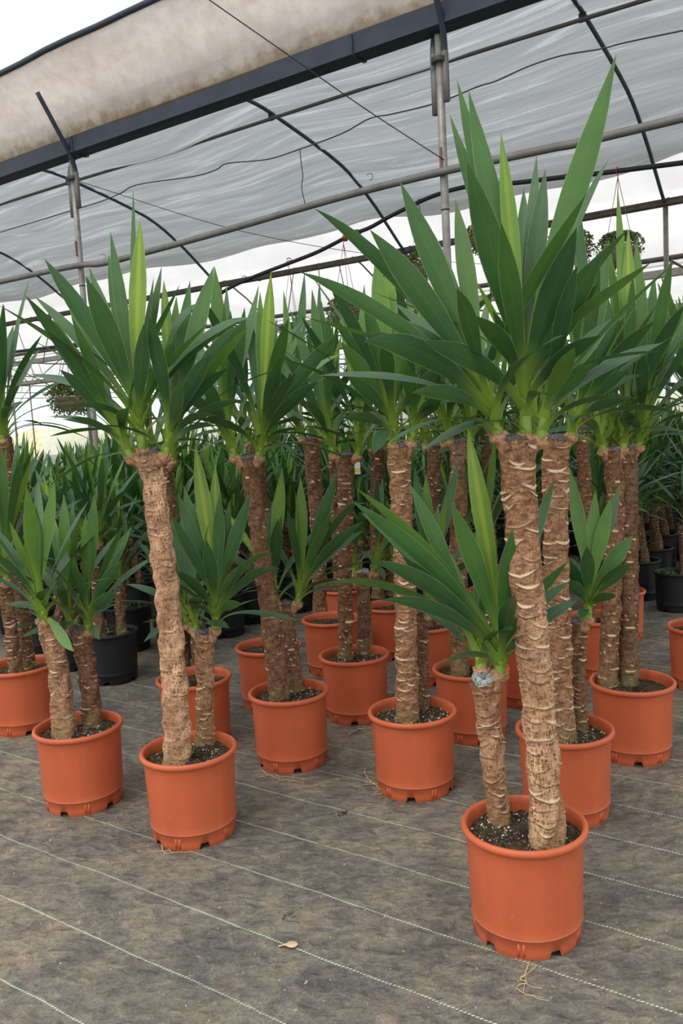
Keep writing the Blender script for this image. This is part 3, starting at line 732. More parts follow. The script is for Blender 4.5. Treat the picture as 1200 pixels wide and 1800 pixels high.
# 1: front right
yucca('tallest yucca, nearest the camera, thick trunk and short stub, front right pot', (.436, 2.129), [
    dict(b=(961, 1484), m=((958, 1400), (938, 1150), (915, 900)), t=(908, 772), dY=.02, w=(66, 60, 57, 58, 66), crack=1.0, dens=.95, gap=.027, sth=1.5, cf=lambda q: np.clip(1.35-q*1.5, .12, 1), step=.003, flare=.02, ros=[
        dict(off=(.020, -.015, .008), rise=.15, axis=(.0, 0, 1), n=9, L=.42, width=.052, lo=50, hi=80, ws=.9, tips=[
            (1083, 95, -.05, .078, -.02, .9, .45), (820, 282, -.22, .082, .03, .95, .75), (803, 140, .06, .062, .0, .8, .5), (823, 158, .0, .066, .0, .8, .5),
            (880, 232, -.05, .050, .0, .95, .12), (790, 200, .12, .054, .02, .7, .6), (943, 272, .12, .045, .02, .35, .7), (958, 298, .08, .062, 0, .8, .8),
            (920, 330, .2, .06, 0, .8, .7), (1071, 278, .1, .045, .12, .2, .7), (1103, 403, -.1, .055, .10, .35, .8), (1060, 440, -.22, .078, .04, .9, .85),
            (1013, 400, -.25, .078, .03, .95, .95), (1050, 500, -.15, .07, .08, .7, .9), (1055, 590, -.2, .06, .12, .6, .9), (880, 390, -.3, .06, .03, .9, .6),
            (745, 600, -.25, .062, .10, .8, .85)]),
        dict(off=(-.048, -.012, .012), rise=.10, axis=(-.25, 0, 1), n=9, L=.5, width=.055, lo=40, hi=75, ws=.88, tips=[
            (703, 320, -.02, .074, .02, .85, .6), (553, 367, -.05, .050, .13, .6, .85), (650, 404, -.12, .078, .06, .9, .75), (527, 478, -.05, .050, .10, .75, .6),
            (640, 600, -.30, .074, .17, .8, .95), (633, 588, -.12, .055, .16, .75, .9), (724, 690, -.2, .05, .12, .8, .8), (710, 470, .1, .06, .06, .8, .6),
            (740, 375, .12, .06, .02, .8, .4), (700, 560, .1, .06, .1, .6, .9), (800, 350, .1, .06, .02, .8, .4)]),
        dict(off=(.052, -.010, -.004), rise=.09, axis=(.25, 0, 1), n=8, L=.42, width=.055, lo=18, hi=85, tips=[
            (1010, 610, -.2, .05, .05, .9, .35), (1040, 640, -.12, .052, .1, .8, .6), (990, 560, 0, .05, .04, .8, .7), (1075, 560, 0, .05, .08, .7, .8)])]),
    dict(b=(878, 1446), m=((866, 1340),), t=(851, 1194), dY=-.02, w=(38, 40, 47), crack=.55, gap=.022, dens=.85, cap='cut_wood_limed', step=.003, ros=[
        dict(off=(.042, -.006, .014), rise=.075, axis=(.05, 0, 1), n=6, L=.34, width=.05, lo=30, hi=58, tips=[
            (822, 752, -.02, .056, .0, .95, .10), (794, 882, -.10, .058, .02, .9, .45), (938, 912, -.06, .062, .10, .75, .35), (900, 930, -.15, .054, .02, .95, .5),
            (625, 858, .0, .044, .10, .55, .35), (618, 880, -.1, .05, .08, .8, .7), (635, 902, .05, .05, .08, .6, .8), (563, 1028, -.1, .040, .22, .5, .55),
            (655, 985, -.15, .052, .14, .8, .85), (668, 1055, -.2, .045, .16, .8, .9), (765, 1178, -.18, .04, .20, .6, .8), (908, 1085, -.12, .045, .06, .9, .7),
            (1000, 1022, .05, .046, .12, .3, .9), (975, 842, .15, .046, .04, .3, .8), (930, 1125, -.1, .03, .05, .7, .6)]),
        dict(off=(.0, .040, .012), rise=.07, axis=(-.1, .2, 1), n=8, L=.36, width=.05, lo=15, hi=80, tips=[
            (640, 900, .1, .055, .1, .6, .8), (700, 930, .08, .055, .08, .7, .6), (855, 872, .1, .05, 0, .8, .5), (720, 850, .1, .05, .05, .8, .5)])])],
    rot=.62, seed=1, grains=True)
# 2: front left
yucca('tall yucca in the front left pot, thick leaning tan trunk and short second stem', (-.567, 2.785), [
    dict(b=(313, 1342), m=((303, 1150), (284, 960)), t=(262, 797), dY=.0, w=(50, 45, 41, 40), crack=1.0, dens=.5, gap=.026, cf=lambda q: 1.0+0*q, flare=.12, ros=[
        dict(off=(-.018, -.012, .012), rise=.12, n=10, L=.5, width=.054, lo=42, hi=80, ws=.92, tips=[
            (246, 385, -.02, .072, 0, .95, .08), (234, 331, .05, .036, 0, .3, .7), (194, 407, .05, .052, 0, .7, .6), (190, 446, .08, .06, 0, .8, .5),
            (151, 486, -.15, .088, .02, .95, .75), (156, 468, .12, .055, 0, .6, .6), (78, 455, -.05, .076, .06, .8, .75), (253, 568, -.25, .062, .02, .95, .85),
            (270, 488, .08, .034, 0, .4, .6), (284, 468, .12, .045, 0, .8, .6), (357, 534, .05, .046, .32, .5, .85), (445, 560, -.02, .056, .27, .5, .85), (310, 590, -.12, .05, .03, .85, .7),
            (60, 520, .1, .05, .08, .6, .7)]),
        dict(off=(-.055, -.010, -.012), rise=.09, axis=(-.4, 0, 1), n=9, L=.5, width=.05, lo=25, hi=90, tips=[
            (112, 496, .1, .046, .03, .7, .5), (92, 560, .0, .046, .06, .5, .8), (100, 600, .1, .056, .06, .8, .4), (105, 650, -.1, .05, .1, .7, .9), (96, 610, -.1, .04, .1, .4, .9), (122, 735, -.15, .035, .14, .4, .9)]),
        dict(off=(.052, -.012, -.012), rise=.09, axis=(.3, 0, 1), n=9, L=.5, width=.056, lo=15, hi=85, tips=[
            (376, 468, .02, .066, .02, .85, .5), (334, 493, .1, .05, 0, .7, .6), (292, 508, .1, .045, 0, .7, .6), (310, 520, .15, .05, 0, .8, .35), (425, 570, -.08, .06, .14, .8, .85),
            (318, 670, -.2, .05, .03, .9, .8), (372, 620, -.15, .056, .1, .8, .9), (402, 646, -.05, .045, .12, .4, .95), (350, 560, .1, .06, .03, .8, .8), (432, 705, -.1, .04, .16, .4, .9)])]),
    dict(b=(361, 1310), t=(359, 1112), dY=.03, w=(32, 32, 33), crack=.3, gap=.024, ros=[
        dict(off=(.040, -.008, .010), rise=.08, n=6, L=.36, width=.05, lo=25, hi=90, tips=[
            (343, 780, .0, .062, 0, .95, .05), (378, 815, .04, .056, 0, .95, .10), (362, 948, -.18, .056, .02, .95, .85), (386, 865, -.05, .05, 0, .8, .6), (404, 880, .05, .05, 0, .8, .65),
            (440, 866, -.02, .054, .02, .7, .7), (312, 868, .05, .052, .02, .8, .7), (322, 852, .12, .05, 0, .8, .4), (300, 905, -.05, .05, .05, .8, .8), (482, 975, -.05, .036, .34, .5, .55),
            (492, 1000, -.1, .046, .24, .6, .8), (425, 1062, -.15, .042, .14, .8, .6), (422, 992, -.1, .04, .04, .9, .7), (310, 1005, -.15, .05, .12, .8, .8), (318, 1062, -.15, .035, .14, .5, .8)]),
        dict(off=(-.030, .02, .0), rise=.06, n=10, L=.33, width=.046, lo=12, hi=85, tips=[(300, 910, .1, .05, .02, .8, .8), (330, 900, .1, .05, 0, .8, .6)])])],
    rot=.72, seed=2, grains=True)
# 3: middle left
yucca('yucca with two brown stems crossing low down, terracotta pot left of the middle', (-.257, 3.356), [
    dict(b=(491, 1231), m=((476, 1090), (456, 950)), t=(436, 806), dY=0, w=(34, 37, 29, 31), mat='bark_brown', crack=.4, gap=.03, dens=.8, ros=[
        dict(off=(-.050, -.01, .005), rise=.10, axis=(-.2, 0, 1), n=10, L=.6, width=.06, lo=18, hi=88, tips=[
            (377, 468, -.02, .072, 0, .9, .35), (405, 545, -.1, .06, 0, .9, .7), (430, 540, -.05, .06, 0, .8, .8), (352, 655, -.15, .06, .06, .8, .85), (360, 700, -.2, .055, .08, .8, .85), (398, 500, .1, .05, 0, .7, .6), (455, 500, .1, .05, 0, .7, .5)]),
        dict(off=(.045, -.01, .0), rise=.10, axis=(.15, 0, 1), n=10, L=.58, width=.06, lo=18, hi=88, tips=[
            (476, 478, -.02, .062, 0, .9, .06), (457, 512, .05, .05, 0, .8, .3), (492, 625, -.25, .062, .03, .9, .85), (598, 580, -.1, .062, .05, .8, .8), (606, 622, .0, .045, .22, .4, .4), (560, 670, -.15, .056, .10, .8, .9),
            (440, 560, .1, .055, 0, .8, .7), (538, 690, -.15, .05, .1, .6, .9), (486, 560, .1, .05, 0, .8, .6)])]),
    dict(b=(520, 1214), t=(502, 1062), dY=.03, w=(29, 27, 28), mat='bark_brown', crack=.5, gap=.024, ros=[
        dict(off=(.05, -.01, .0), rise=.08, axis=(.25, 0, 1), n=9, L=.42, width=.052, lo=12, hi=85, tips=[
            (528, 838, 0, .058, 0, .9, .2), (594, 828, -.05, .058, .03, .8, .7), (640, 876, -.1, .046, .20, .4, .8), (636, 918, -.1, .056, .1, .8, .9), (622, 935, -.05, .046, .18, .4, .7), (660, 985, -.1, .03, .1, .3, .6)]),
        dict(off=(-.035, -.01, .0), rise=.08, axis=(-.1, 0, 1), n=9, L=.4, width=.05, lo=12, hi=80, tips=[
            (496, 822, 0, .062, 0, .95, .15), (478, 880, .05, .055, 0, .9, .7), (488, 912, -.12, .06, .02, .95, .85), (450, 880, .1, .05, .03, .7, .7)])])],
    rot=.5, seed=3, grains=True)
# 4: middle back
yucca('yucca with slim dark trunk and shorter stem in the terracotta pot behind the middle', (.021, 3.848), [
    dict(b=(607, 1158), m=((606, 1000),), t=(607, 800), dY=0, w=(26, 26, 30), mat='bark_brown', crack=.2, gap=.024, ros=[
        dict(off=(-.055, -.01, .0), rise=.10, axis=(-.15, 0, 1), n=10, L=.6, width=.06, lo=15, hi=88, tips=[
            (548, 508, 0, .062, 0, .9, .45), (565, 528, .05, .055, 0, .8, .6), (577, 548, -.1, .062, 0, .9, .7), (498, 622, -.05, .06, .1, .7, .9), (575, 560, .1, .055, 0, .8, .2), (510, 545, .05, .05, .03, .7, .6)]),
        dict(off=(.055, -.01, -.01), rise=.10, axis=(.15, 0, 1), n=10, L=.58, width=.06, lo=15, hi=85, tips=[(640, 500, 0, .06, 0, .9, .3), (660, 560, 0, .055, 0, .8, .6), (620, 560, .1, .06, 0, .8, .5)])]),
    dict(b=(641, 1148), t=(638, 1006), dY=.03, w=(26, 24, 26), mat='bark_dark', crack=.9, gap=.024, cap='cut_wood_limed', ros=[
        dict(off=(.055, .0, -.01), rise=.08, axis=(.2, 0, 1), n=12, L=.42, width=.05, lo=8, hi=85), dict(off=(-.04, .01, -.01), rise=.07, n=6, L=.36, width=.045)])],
    rot=.2, seed=4, grains=True)
# 5: middle front
yucca('yucca with bright cream-scarred straight trunk in the terracotta pot at the middle front', (.221, 3.043), [
    dict(b=(716, 1268), m=((713, 1100), (708, 950)), t=(700, 786), dY=0, w=(41, 38, 37, 39), mat='bark_tan', crack=.15, gap=.021, dens=1.0, ros=[
        dict(off=(-.014, -.02, .008), rise=.12, n=12, L=.6, width=.062, lo=18, hi=88, tips=[
            (660, 447, .0, .072, 0, .95, .22), (682, 450, .06, .066, 0, .9, .15), (576, 545, -.05, .05, .05, .5, .8), (598, 600, -.1, .062, .04, .9, .45), (640, 520, -.1, .06, 0, .9, .6), (722, 520, .05, .06, 0, .9, .35),
            (718, 560, -.1, .06, 0, .9, .4), (770, 500, .05, .06, 0, .8, .7), (610, 660, -.15, .056, .08, .8, .8), (750, 560, -.05, .06, .03, .8, .7), (785, 640, -.15, .05, .1, .7, .9), (600, 735, -.15, .045, .14, .7, .8)]),
        dict(off=(.045, .0, .012), rise=.10, axis=(.25, 0, 1), n=10, L=.5, width=.056, lo=12, hi=88, tips=[(775, 700, -.15, .06, .08, .8, .9), (715, 640, -.2, .056, .03, .9, .5), (760, 620, 0, .056, 0, .8, .7)])]),
    dict(b=(743, 1248), t=(741, 1075), dY=.02, w=(24, 22, 24), mat='bark_dark', crack=.4, gap=.024, ros=[
        dict(off=(.03, .0, .0), rise=.07, n=11, L=.40, width=.05, lo=5, hi=85, tips=[(728, 820, .05, .05, 0, .9, .7), (748, 832, .05, .05, 0, .9, .25), (806, 808, .1, .05, .02, .6, .7)])])],
    rot=.1, seed=5, grains=True)
# 6: behind the front right one
yucca('yucca with creamy-scarred trunk in the terracotta pot right behind the front right one', (.719, 2.782), [
    dict(b=(985, 1298), m=((980, 1100), (976, 930)), t=(978, 772), dY=0, w=(48, 46, 43, 46), sth=1.4, mat='bark_tan', crack=.2, gap=.026, dens=1, ros=[
        dict(off=(.045, -.012, .006), rise=.10, axis=(.3, 0, 1), n=12, L=.5, width=.058, lo=12, hi=90, tips=[
            (1068, 440, .0, .06, 0, .8, .7), (1040, 520, .05, .06, 0, .8, .6), (1045, 600, -.15, .05, .03, .9, .55), (1088, 560, -.05, .056, .04, .8, .85), (1105, 650, -.1, .056, .1, .7, .85), (1110, 700, -.15, .05, .12, .6, .9)]),
        dict(off=(-.045, .02, .01), rise=.10, n=8, L=.5, width=.055, lo=10, hi=80)]),
    dict(b=(1017, 1282), m=((1015, 1180),), t=(1014, 1092), dY=.02, w=(31, 29, 31), mat='bark_brown', crack=.2, gap=.018, cap='cut_wood_dark', ros=[
        dict(off=(.030, -.02, .012), rise=.07, n=4, L=.34, width=.05, lo=25, hi=90, tips=[
            (1001, 822, .02, .056, 0, .95, .28), (1046, 862, .02, .05, .02, .6, .25), (1072, 876, 0, .056, .01, .9, .28), (985, 975, -.05, .05, .05, .8, .85), (1031, 960, -.15, .058, .02, .95, .8),
            (1112, 940, -.02, .06, .04, .85, .5), (1110, 990, -.1, .06, .06, .8, .6), (1082, 1045, -.12, .05, .08, .8, .8), (995, 1020, -.08, .05, .08, .8, .85), (1090, 850, .1, .045, .02, .5, .7)])])],
    rot=.35, seed=6, grains=True)
# 7: far left front
yucca('yucca with two short leaning stems, in pot left of the front left one', (-1.035, 3.081), [
    dict(b=(113, 1293), m=((103, 1180),), t=(84, 1092), dY=.0, w=(42, 36, 36), crack=.5, gap=.022, ros=[
        dict(off=(.0, -.03, .006), rise=.08, axis=(-.1, 0, 1), n=12, L=.44, width=.052, lo=8, hi=90, tips=[(96, 845, 0, .056, 0, .9, .3), (60, 880, 0, .05, 0, .9, .6), (130, 1145, -.12, .045, -.05, .8, .3)]),
        dict(off=(-.03, .02, .0), rise=.07, n=8, L=.4, width=.05)]),
    dict(b=(163, 1277), m=((155, 1190),), t=(140, 1106), dY=.02, w=(33, 32, 36), mat='bark_brown', crack=.4, gap=.022, ros=[
        dict(off=(.035, -.012, -.008), rise=.08, axis=(.1, 0, 1), n=9, L=.38, width=.05, lo=14, hi=90, tips=[
            (166, 868, 0, .058, 0, .9, .45), (148, 912, .0, .05, 0, .9, .3), (232, 925, .0, .052, .03, .8, .6), (214, 985, -.1, .05, .06, .8, .8), (122, 985, -.12, .055, .02, .9, .7), (205, 1040, -.15, .05, .06, .9, .85), (175, 1125, -.15, .035, .16, .8, .7)]),
        dict(off=(-.035, .01, .0), rise=.07, n=9, L=.4, width=.05, tips=[(112, 868, .05, .056, 0, .9, .4), (128, 880, .1, .05, 0, .9, .6)])])],
    rot=.05, seed=7, grains=True)
# 8
yucca("yucca with cracked dark trunk, terracotta pot behind the front right plant's short stub", (.518, 3.538), [
    dict(b=(808, 1188), m=((806, 1050),), t=(806, 776), dY=.02, w=(32, 31, 31), mat='bark_brown', crack=.8, gap=.026, ros=[
        dict(off=(-.04, -.01, .0), rise=.1, axis=(-.15, 0, 1), n=20, L=.6, width=.058, lo=6, hi=88, tips=[(742, 520, 0, .06, 0, .9, .5)]), dict(off=(.045, .0, .0), rise=.1, n=16, L=.56, width=.056, lo=6, hi=88)]),
    dict(bl=(.07, .03), tl=(.09, .05, .78), r=(.026, .024), mat='bark_dark', crack=.5, ros=[dict(off=(.0, -.03, .0), rise=.07, n=12, L=.42, width=.05)])],
    rot=.4, seed=8)
# 9 right edge
yucca('yucca cut by the right edge with two stout brown trunks in a terracotta pot', (1.11, 3.24), [
    dict(b=(1068, 1206), m=((1075, 1030), (1082, 900)), t=(1076, 792), dY=0, w=(34, 34, 32, 32), mat='bark_brown', crack=.5, gap=.024, ros=[
        dict(off=(-.04, -.01, .0), rise=.1, n=14, L=.58, width=.06, lo=8, hi=88, tips=[(1040, 470, 0, .062, .02, .8, .7), (1006, 300, 0, .05, 0, .6, .8), (1010, 420, .1, .06, .02, .8, .5)]),
        dict(off=(.04, -.01, .0), rise=.1, n=14, L=.58, width=.06, lo=8, hi=88, tips=[(1085, 330, 0, .055, 0, .7, .2), (1104, 400, 0, .07, 0, .9, .08), (1050, 470, 0, .06, 0, .8, .7), (1068, 420, .1, .05, 0, .7, .35)])]),
    dict(b=(1104, 1202), m=((1104, 1000),), t=(1102, 786), dY=0, w=(36, 35, 35), mat='bark_dark', crack=.5, gap=.022, ros=[
        dict(off=(.04, -.02, .0), rise=.1, n=18, L=.6, width=.062, lo=8, hi=90, tips=[(1118, 420, 0, .07, 0, .9, .4), (1150, 480, 0, .06, 0, .9, .5), (1170, 560, 0, .06, .04, .8, .8)]),
        dict(off=(-.04, .02, .0), rise=.09, n=10, L=.5, width=.056)])],
    rot=.1, seed=9)
# 10 behind the front left one
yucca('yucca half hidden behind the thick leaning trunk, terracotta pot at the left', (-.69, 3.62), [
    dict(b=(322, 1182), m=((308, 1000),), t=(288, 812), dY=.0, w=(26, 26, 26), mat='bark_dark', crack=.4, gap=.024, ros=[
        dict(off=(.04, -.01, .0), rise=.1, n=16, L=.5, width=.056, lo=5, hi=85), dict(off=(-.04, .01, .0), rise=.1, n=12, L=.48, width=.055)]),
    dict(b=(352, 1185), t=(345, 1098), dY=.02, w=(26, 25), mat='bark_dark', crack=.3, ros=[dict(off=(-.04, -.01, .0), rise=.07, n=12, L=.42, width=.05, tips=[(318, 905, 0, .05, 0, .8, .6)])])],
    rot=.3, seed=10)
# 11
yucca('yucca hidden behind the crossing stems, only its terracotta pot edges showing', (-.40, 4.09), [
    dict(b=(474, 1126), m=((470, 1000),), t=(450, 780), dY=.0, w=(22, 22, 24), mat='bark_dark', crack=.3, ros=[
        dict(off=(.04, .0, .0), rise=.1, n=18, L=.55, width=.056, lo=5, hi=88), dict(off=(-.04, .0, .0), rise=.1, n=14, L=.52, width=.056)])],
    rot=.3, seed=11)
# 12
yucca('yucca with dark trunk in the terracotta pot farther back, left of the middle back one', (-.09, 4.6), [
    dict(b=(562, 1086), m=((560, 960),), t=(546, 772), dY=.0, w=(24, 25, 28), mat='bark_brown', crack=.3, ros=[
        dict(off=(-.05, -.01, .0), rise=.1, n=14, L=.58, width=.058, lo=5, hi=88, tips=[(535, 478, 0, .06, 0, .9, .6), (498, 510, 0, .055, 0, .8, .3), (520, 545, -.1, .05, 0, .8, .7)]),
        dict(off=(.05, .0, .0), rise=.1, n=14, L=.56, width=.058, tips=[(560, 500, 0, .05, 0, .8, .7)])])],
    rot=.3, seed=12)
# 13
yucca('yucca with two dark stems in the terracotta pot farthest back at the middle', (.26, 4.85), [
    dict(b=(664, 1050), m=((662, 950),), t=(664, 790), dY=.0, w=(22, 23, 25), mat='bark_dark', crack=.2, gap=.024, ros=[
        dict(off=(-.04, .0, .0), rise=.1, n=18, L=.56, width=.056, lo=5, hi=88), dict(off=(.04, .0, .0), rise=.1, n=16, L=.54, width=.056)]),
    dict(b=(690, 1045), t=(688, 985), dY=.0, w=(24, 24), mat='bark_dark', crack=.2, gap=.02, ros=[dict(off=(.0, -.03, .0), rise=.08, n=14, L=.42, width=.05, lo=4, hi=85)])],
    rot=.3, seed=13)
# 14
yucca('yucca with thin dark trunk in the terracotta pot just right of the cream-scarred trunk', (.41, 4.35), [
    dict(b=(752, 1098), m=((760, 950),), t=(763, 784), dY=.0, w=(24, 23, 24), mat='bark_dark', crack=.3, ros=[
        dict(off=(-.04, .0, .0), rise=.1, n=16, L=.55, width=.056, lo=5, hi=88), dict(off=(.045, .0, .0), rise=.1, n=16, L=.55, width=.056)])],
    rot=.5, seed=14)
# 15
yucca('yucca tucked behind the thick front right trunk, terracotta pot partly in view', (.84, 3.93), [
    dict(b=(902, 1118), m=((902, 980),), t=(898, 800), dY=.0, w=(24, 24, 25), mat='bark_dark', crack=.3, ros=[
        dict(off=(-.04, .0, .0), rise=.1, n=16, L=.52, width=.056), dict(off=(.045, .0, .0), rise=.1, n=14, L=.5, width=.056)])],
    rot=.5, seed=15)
# 16
yucca('yucca in the terracotta pot glimpsed between the trunks at the right', (1.30, 4.30), [
    dict(bl=(-.05, -.02), m=(), tl=(-.06, -.02, 1.32), r=(.033, .031, .033), mat='bark_brown', crack=.3, ros=[
        dict(off=(-.045, .0, .0), rise=.1, n=16, L=.55, width=.058), dict(off=(.045, .0, .0), rise=.1, n=16, L=.55, width=.058)])],
    rot=.5, seed=16)

# ------------------------------------------------------------------ rows of yuccas behind, in black pots
def weeds(par, R, z, seed, n=26):
    rnd = np.random.RandomState(seed); v = []; f = []
    for _ in range(n):
        a = rnd.rand()*6.28; q = R*math.sqrt(rnd.rand()); c = np.array([q*math.cos(a), q*math.sin(a), z]); h = rnd.uniform(.01, .05)
        for k_ in range(5):
            d = np.array([rnd.randn(), rnd.randn(), .6]); d = nrm(d)*rnd.uniform(.008, .018); p = c+np.array([0, 0, h*rnd.rand()]); s_ = nrm(np.cross(d, [0, 0, 1]))*.005; b = len(v)
            v += [p, p+d*.5+s_, p+d, p+d*.5-s_]; f.append((b, b+1, b+2, b+3))
    return mesh('weeds', v, f, 'weed_leaf', par)
placed = [tuple(o.location[:2]) for o in COL.objects if o.name.startswith('potted_yucca')]
def proto(seed, hs, black=True, L=.5, n=22, wd=.052, weed=False, label='x', group=None, xy=(0, -60), wpot=.12):
    rnd = np.random.RandomState(seed); st_ = []
    for i, h in enumerate(hs):
        a = i*math.pi+rnd.rand()*1.5; bx, by = .06*math.cos(a), .06*math.sin(a); lean = rnd.randn(2)*.03
        r_ = .030 if h > .7 else .027
        rs_ = []
        ns_ = 2 if h > .6 else rnd.randint(1, 3)
        for j in range(ns_):
            b = a+j*math.pi+rnd.rand(); rs_.append(dict(off=(.035*math.cos(b), .035*math.sin(b), 0), rise=.09, n=n, L=L*(1 if h > .5 else .85), width=wd, lo=4, hi=90, face=0))
        st_.append(dict(bl=(bx, by), tl=(bx+lean[0], by+lean[1], h), r=(r_*1.02, r_*.95, r_), mat='bark_brown' if i % 2 else 'bark_dark', crack=.3, gap=.026, ros=rs_))
    r = yucca(label, xy, st_, black=black, rot=rnd.rand()*3, seed=seed, group=group)
    if weed: weeds(r, .12, .255, seed)
    return r
def copy_tree(src, loc, rz, label, group, sc=1.0):
    r = src.copy(); COL.objects.link(r); r.location = loc; r.rotation_euler = (0, 0, rz); r.scale = (sc, sc, sc)
    r['label'] = label
    if group: r['group'] = group
    elif 'group' in r.keys(): del r['group']
    for ch in list(src.children):
        c = ch.copy(); COL.objects.link(c); c.parent = r
        for g in list(ch.children):
            d = g.copy(); COL.objects.link(d); d.parent = c
    return r
PB = [proto(41, (.78, .50), weed=True), proto(42, (.66, .45)), proto(43, (.84, .60)), proto(44, (.60,), weed=True), proto(45, (.74, .4, .56))]
PTALL = [proto(51, (1.34, .72), black=False, L=.6, n=18), proto(52, (1.30,), black=False, L=.6, n=20)]
def drop_tree(src):
    for ch in list(src.children):
        for g in list(ch.children): bpy.data.objects.remove(g)
        bpy.data.objects.remove(ch)
    bpy.data.objects.remove(src)
rnd = random.Random(11)
NEAR = [
    ((193, 1205), 0, 1.0, 'yucca in the largest black pot with weeds, behind the leftmost terracotta pot'),
    ((222, 1148), 3, 1.0, 'yucca in a weedy black pot directly behind the largest black pot'),
    ((112, 1182), 1, 1.0, 'yucca in a black pot behind the two leftmost short stems, near the left edge'),
    ((236, 1092), 2, 1.0, 'yucca in the third black pot along the left side of the narrow aisle'),
    ((226, 1062), 4, 1.0, 'yucca in the fourth black pot along the left side of the narrow aisle'),
    ((312, 1160), 1, 1.0, 'yucca in the black pot half behind the thick leaning tan trunk'),
    ((296, 1108), 3, 1.0, 'yucca in the second black pot on the right side of the narrow aisle'),
    ((284, 1070), 0, 1.0, 'yucca in the third black pot on the right side of the narrow aisle'),
    ((274, 1040), 2, 1.0, 'yucca in the fourth black pot on the right side of the narrow aisle'),
    ((393, 1122), 4, 1.0, 'yucca in the black pot right of the front left plant\'s short stem'),
    ((440, 1098), 0, 1.0, 'yucca in the black pot behind the crossing brown stems, left of them'),
    ((520, 1078), 1, 1.0, 'yucca in the black pot showing between the crossing stems and next orange pot'),
    ((578, 1050), 2, 1.0, 'yucca in the black pot behind the slim dark trunk at the middle'),
    ((165, 1090), 0, 1.0, 'yucca in a black pot deep in the left rows, behind the weedy ones'),
    ((60, 1150), 2, 1.0, 'yucca in a black pot at the far left edge of the picture'),
]
for (px, py), k_, sc, lab in NEAR:
    p = PG(px, py, 0); p[1] += .11; placed.append((p[0], p[1]))
    copy_tree(PB[k_], (p[0], p[1], 0), rnd.uniform(0, 6.28), lab, 'yuccas in black pots', sc)
TALLS = [((-1.58, 3.95), 0, 'tall yucca standing just outside the left edge, its leaves reaching in'), ((1.72, 4.0), 1, 'tall yucca in a terracotta pot at the far right edge, behind the two stout trunks'),
         ((1.62, 4.95), 0, 'tall yucca behind the right edge plants, one row farther back'), ((.92, 5.15), 1, 'tall yucca whose crown shows behind the right post'), ((.66, 4.85), 0, 'tall yucca at the back between the right post and the cream-scarred trunk'),
         ((2.0, 3.45), 0, 'tall yucca beyond the right edge of the picture'), ((-.02, 5.45), 1, 'tall yucca rising behind the middle crowns, farthest of the tall ones'), ((1.25, 5.75), 0, 'tall yucca far behind the front right crown')]
for (x, y), k_, lab in TALLS:
    placed.append((x, y)); copy_tree(PTALL[k_], (x, y, 0), rnd.uniform(0, 6.28), lab, 'tall yuccas in terracotta pots', rnd.uniform(.96, 1.03))
Y = 5.6
while Y < 11.0:
    x = -(.43*Y+.3)
    while x < .42*Y+.4:
        X_, Y_ = x+rnd.uniform(-.10, .10), Y+rnd.uniform(-.10, .10)
        ais = -1.42-.10*(Y_-5)
        if abs(X_-ais) > .27 and all((X_-a)**2+(Y_-b)**2 > .40**2 for a, b in placed):
            placed.append((X_, Y_))
            side = 'left of the aisle' if X_ < ais else ('behind the middle trunks' if X_ < .3 else 'behind the right-hand trunks')
            dep = 'in the nearer back rows' if Y_ < 7.2 else ('in the middle back rows' if Y_ < 9.2 else 'in the farthest rows')
            copy_tree(PB[rnd.randrange(5)], (X_, Y_, 0), rnd.uniform(0, 6.28), 'leafy black-potted yucca %s, %s' % (dep, side), 'yuccas %s %s' % (dep, side), rnd.uniform(.9, 1.1))
        x += .50
    Y += .47
for q in PB+PTALL: drop_tree(q)

# ------------------------------------------------------------------ hanging baskets
def basket_proto(seed, wire_mat, hang):
    rnd = np.random.RandomState(seed); r = empty('hanging_basket', (0, -50, 0), 'x', 'hanging basket', 'hanging baskets')
    v = []; f = []; nt = 24; prof = [(.02, -.12), (.09, -.115), (.125, -.06), (.145, .0), (.152, .003), (.150, .012), (.138, .010), (.12, -.05)]
    for q, z in prof:
        for j in range(nt): v.append((q*math.cos(2*math.pi*j/nt), q*math.sin(2*math.pi*j/nt), z))
    for i in range(len(prof)-1):
        for j in range(nt): f.append((i*nt+j, i*nt+(j+1) % nt, (i+1)*nt+(j+1) % nt, (i+1)*nt+j))
    mesh('bowl', v, f, 'basket_plastic', r)
    v = []; f = []
    for _ in range(2600):
        a = rnd.rand()*6.28; e = rnd.uniform(-.9, 1.5); R_ = .20*(.35+.75*rnd.rand()); c = np.array([R_*math.cos(a)*math.cos(e*.8), R_*math.sin(a)*math.cos(e*.8), .02+.13*math.sin(e)-max(0, -e)*.10*rnd.rand()])
        d = nrm(rnd.randn(3))*rnd.uniform(.018, .034); s_ = nrm(np.cross(d, rnd.randn(3)))*.010; b = len(v)
        v += [c-d*.5, c+s_, c+d*.5, c-s_]; f.append((b, b+1, b+2, b+3))
    mesh('foliage', v, f, 'small_leaf', r, smooth=False)
    b = B()
    for j in range(3):
        a = j*2.094+.4; b.tube([np.array([.148*math.cos(a), .148*math.sin(a), .0]), np.array([0, 0, hang])], .003, 4)
    b.build('hanger_wires', wire_mat, r)
    b = B(); b.tube([np.array([0, 0, -.05])]+[np.array([.030*math.cos(t), 0, .0+.030*math.sin(t)]) for t in np.linspace(-1.5, 3.2, 10)], .004, 5); b.build('hook', wire_mat, r)
    return r
HB = [basket_proto(1, 'rust_wire', .55), basket_proto(2, 'wire', .5), basket_proto(3, 'red_plastic', .62)]
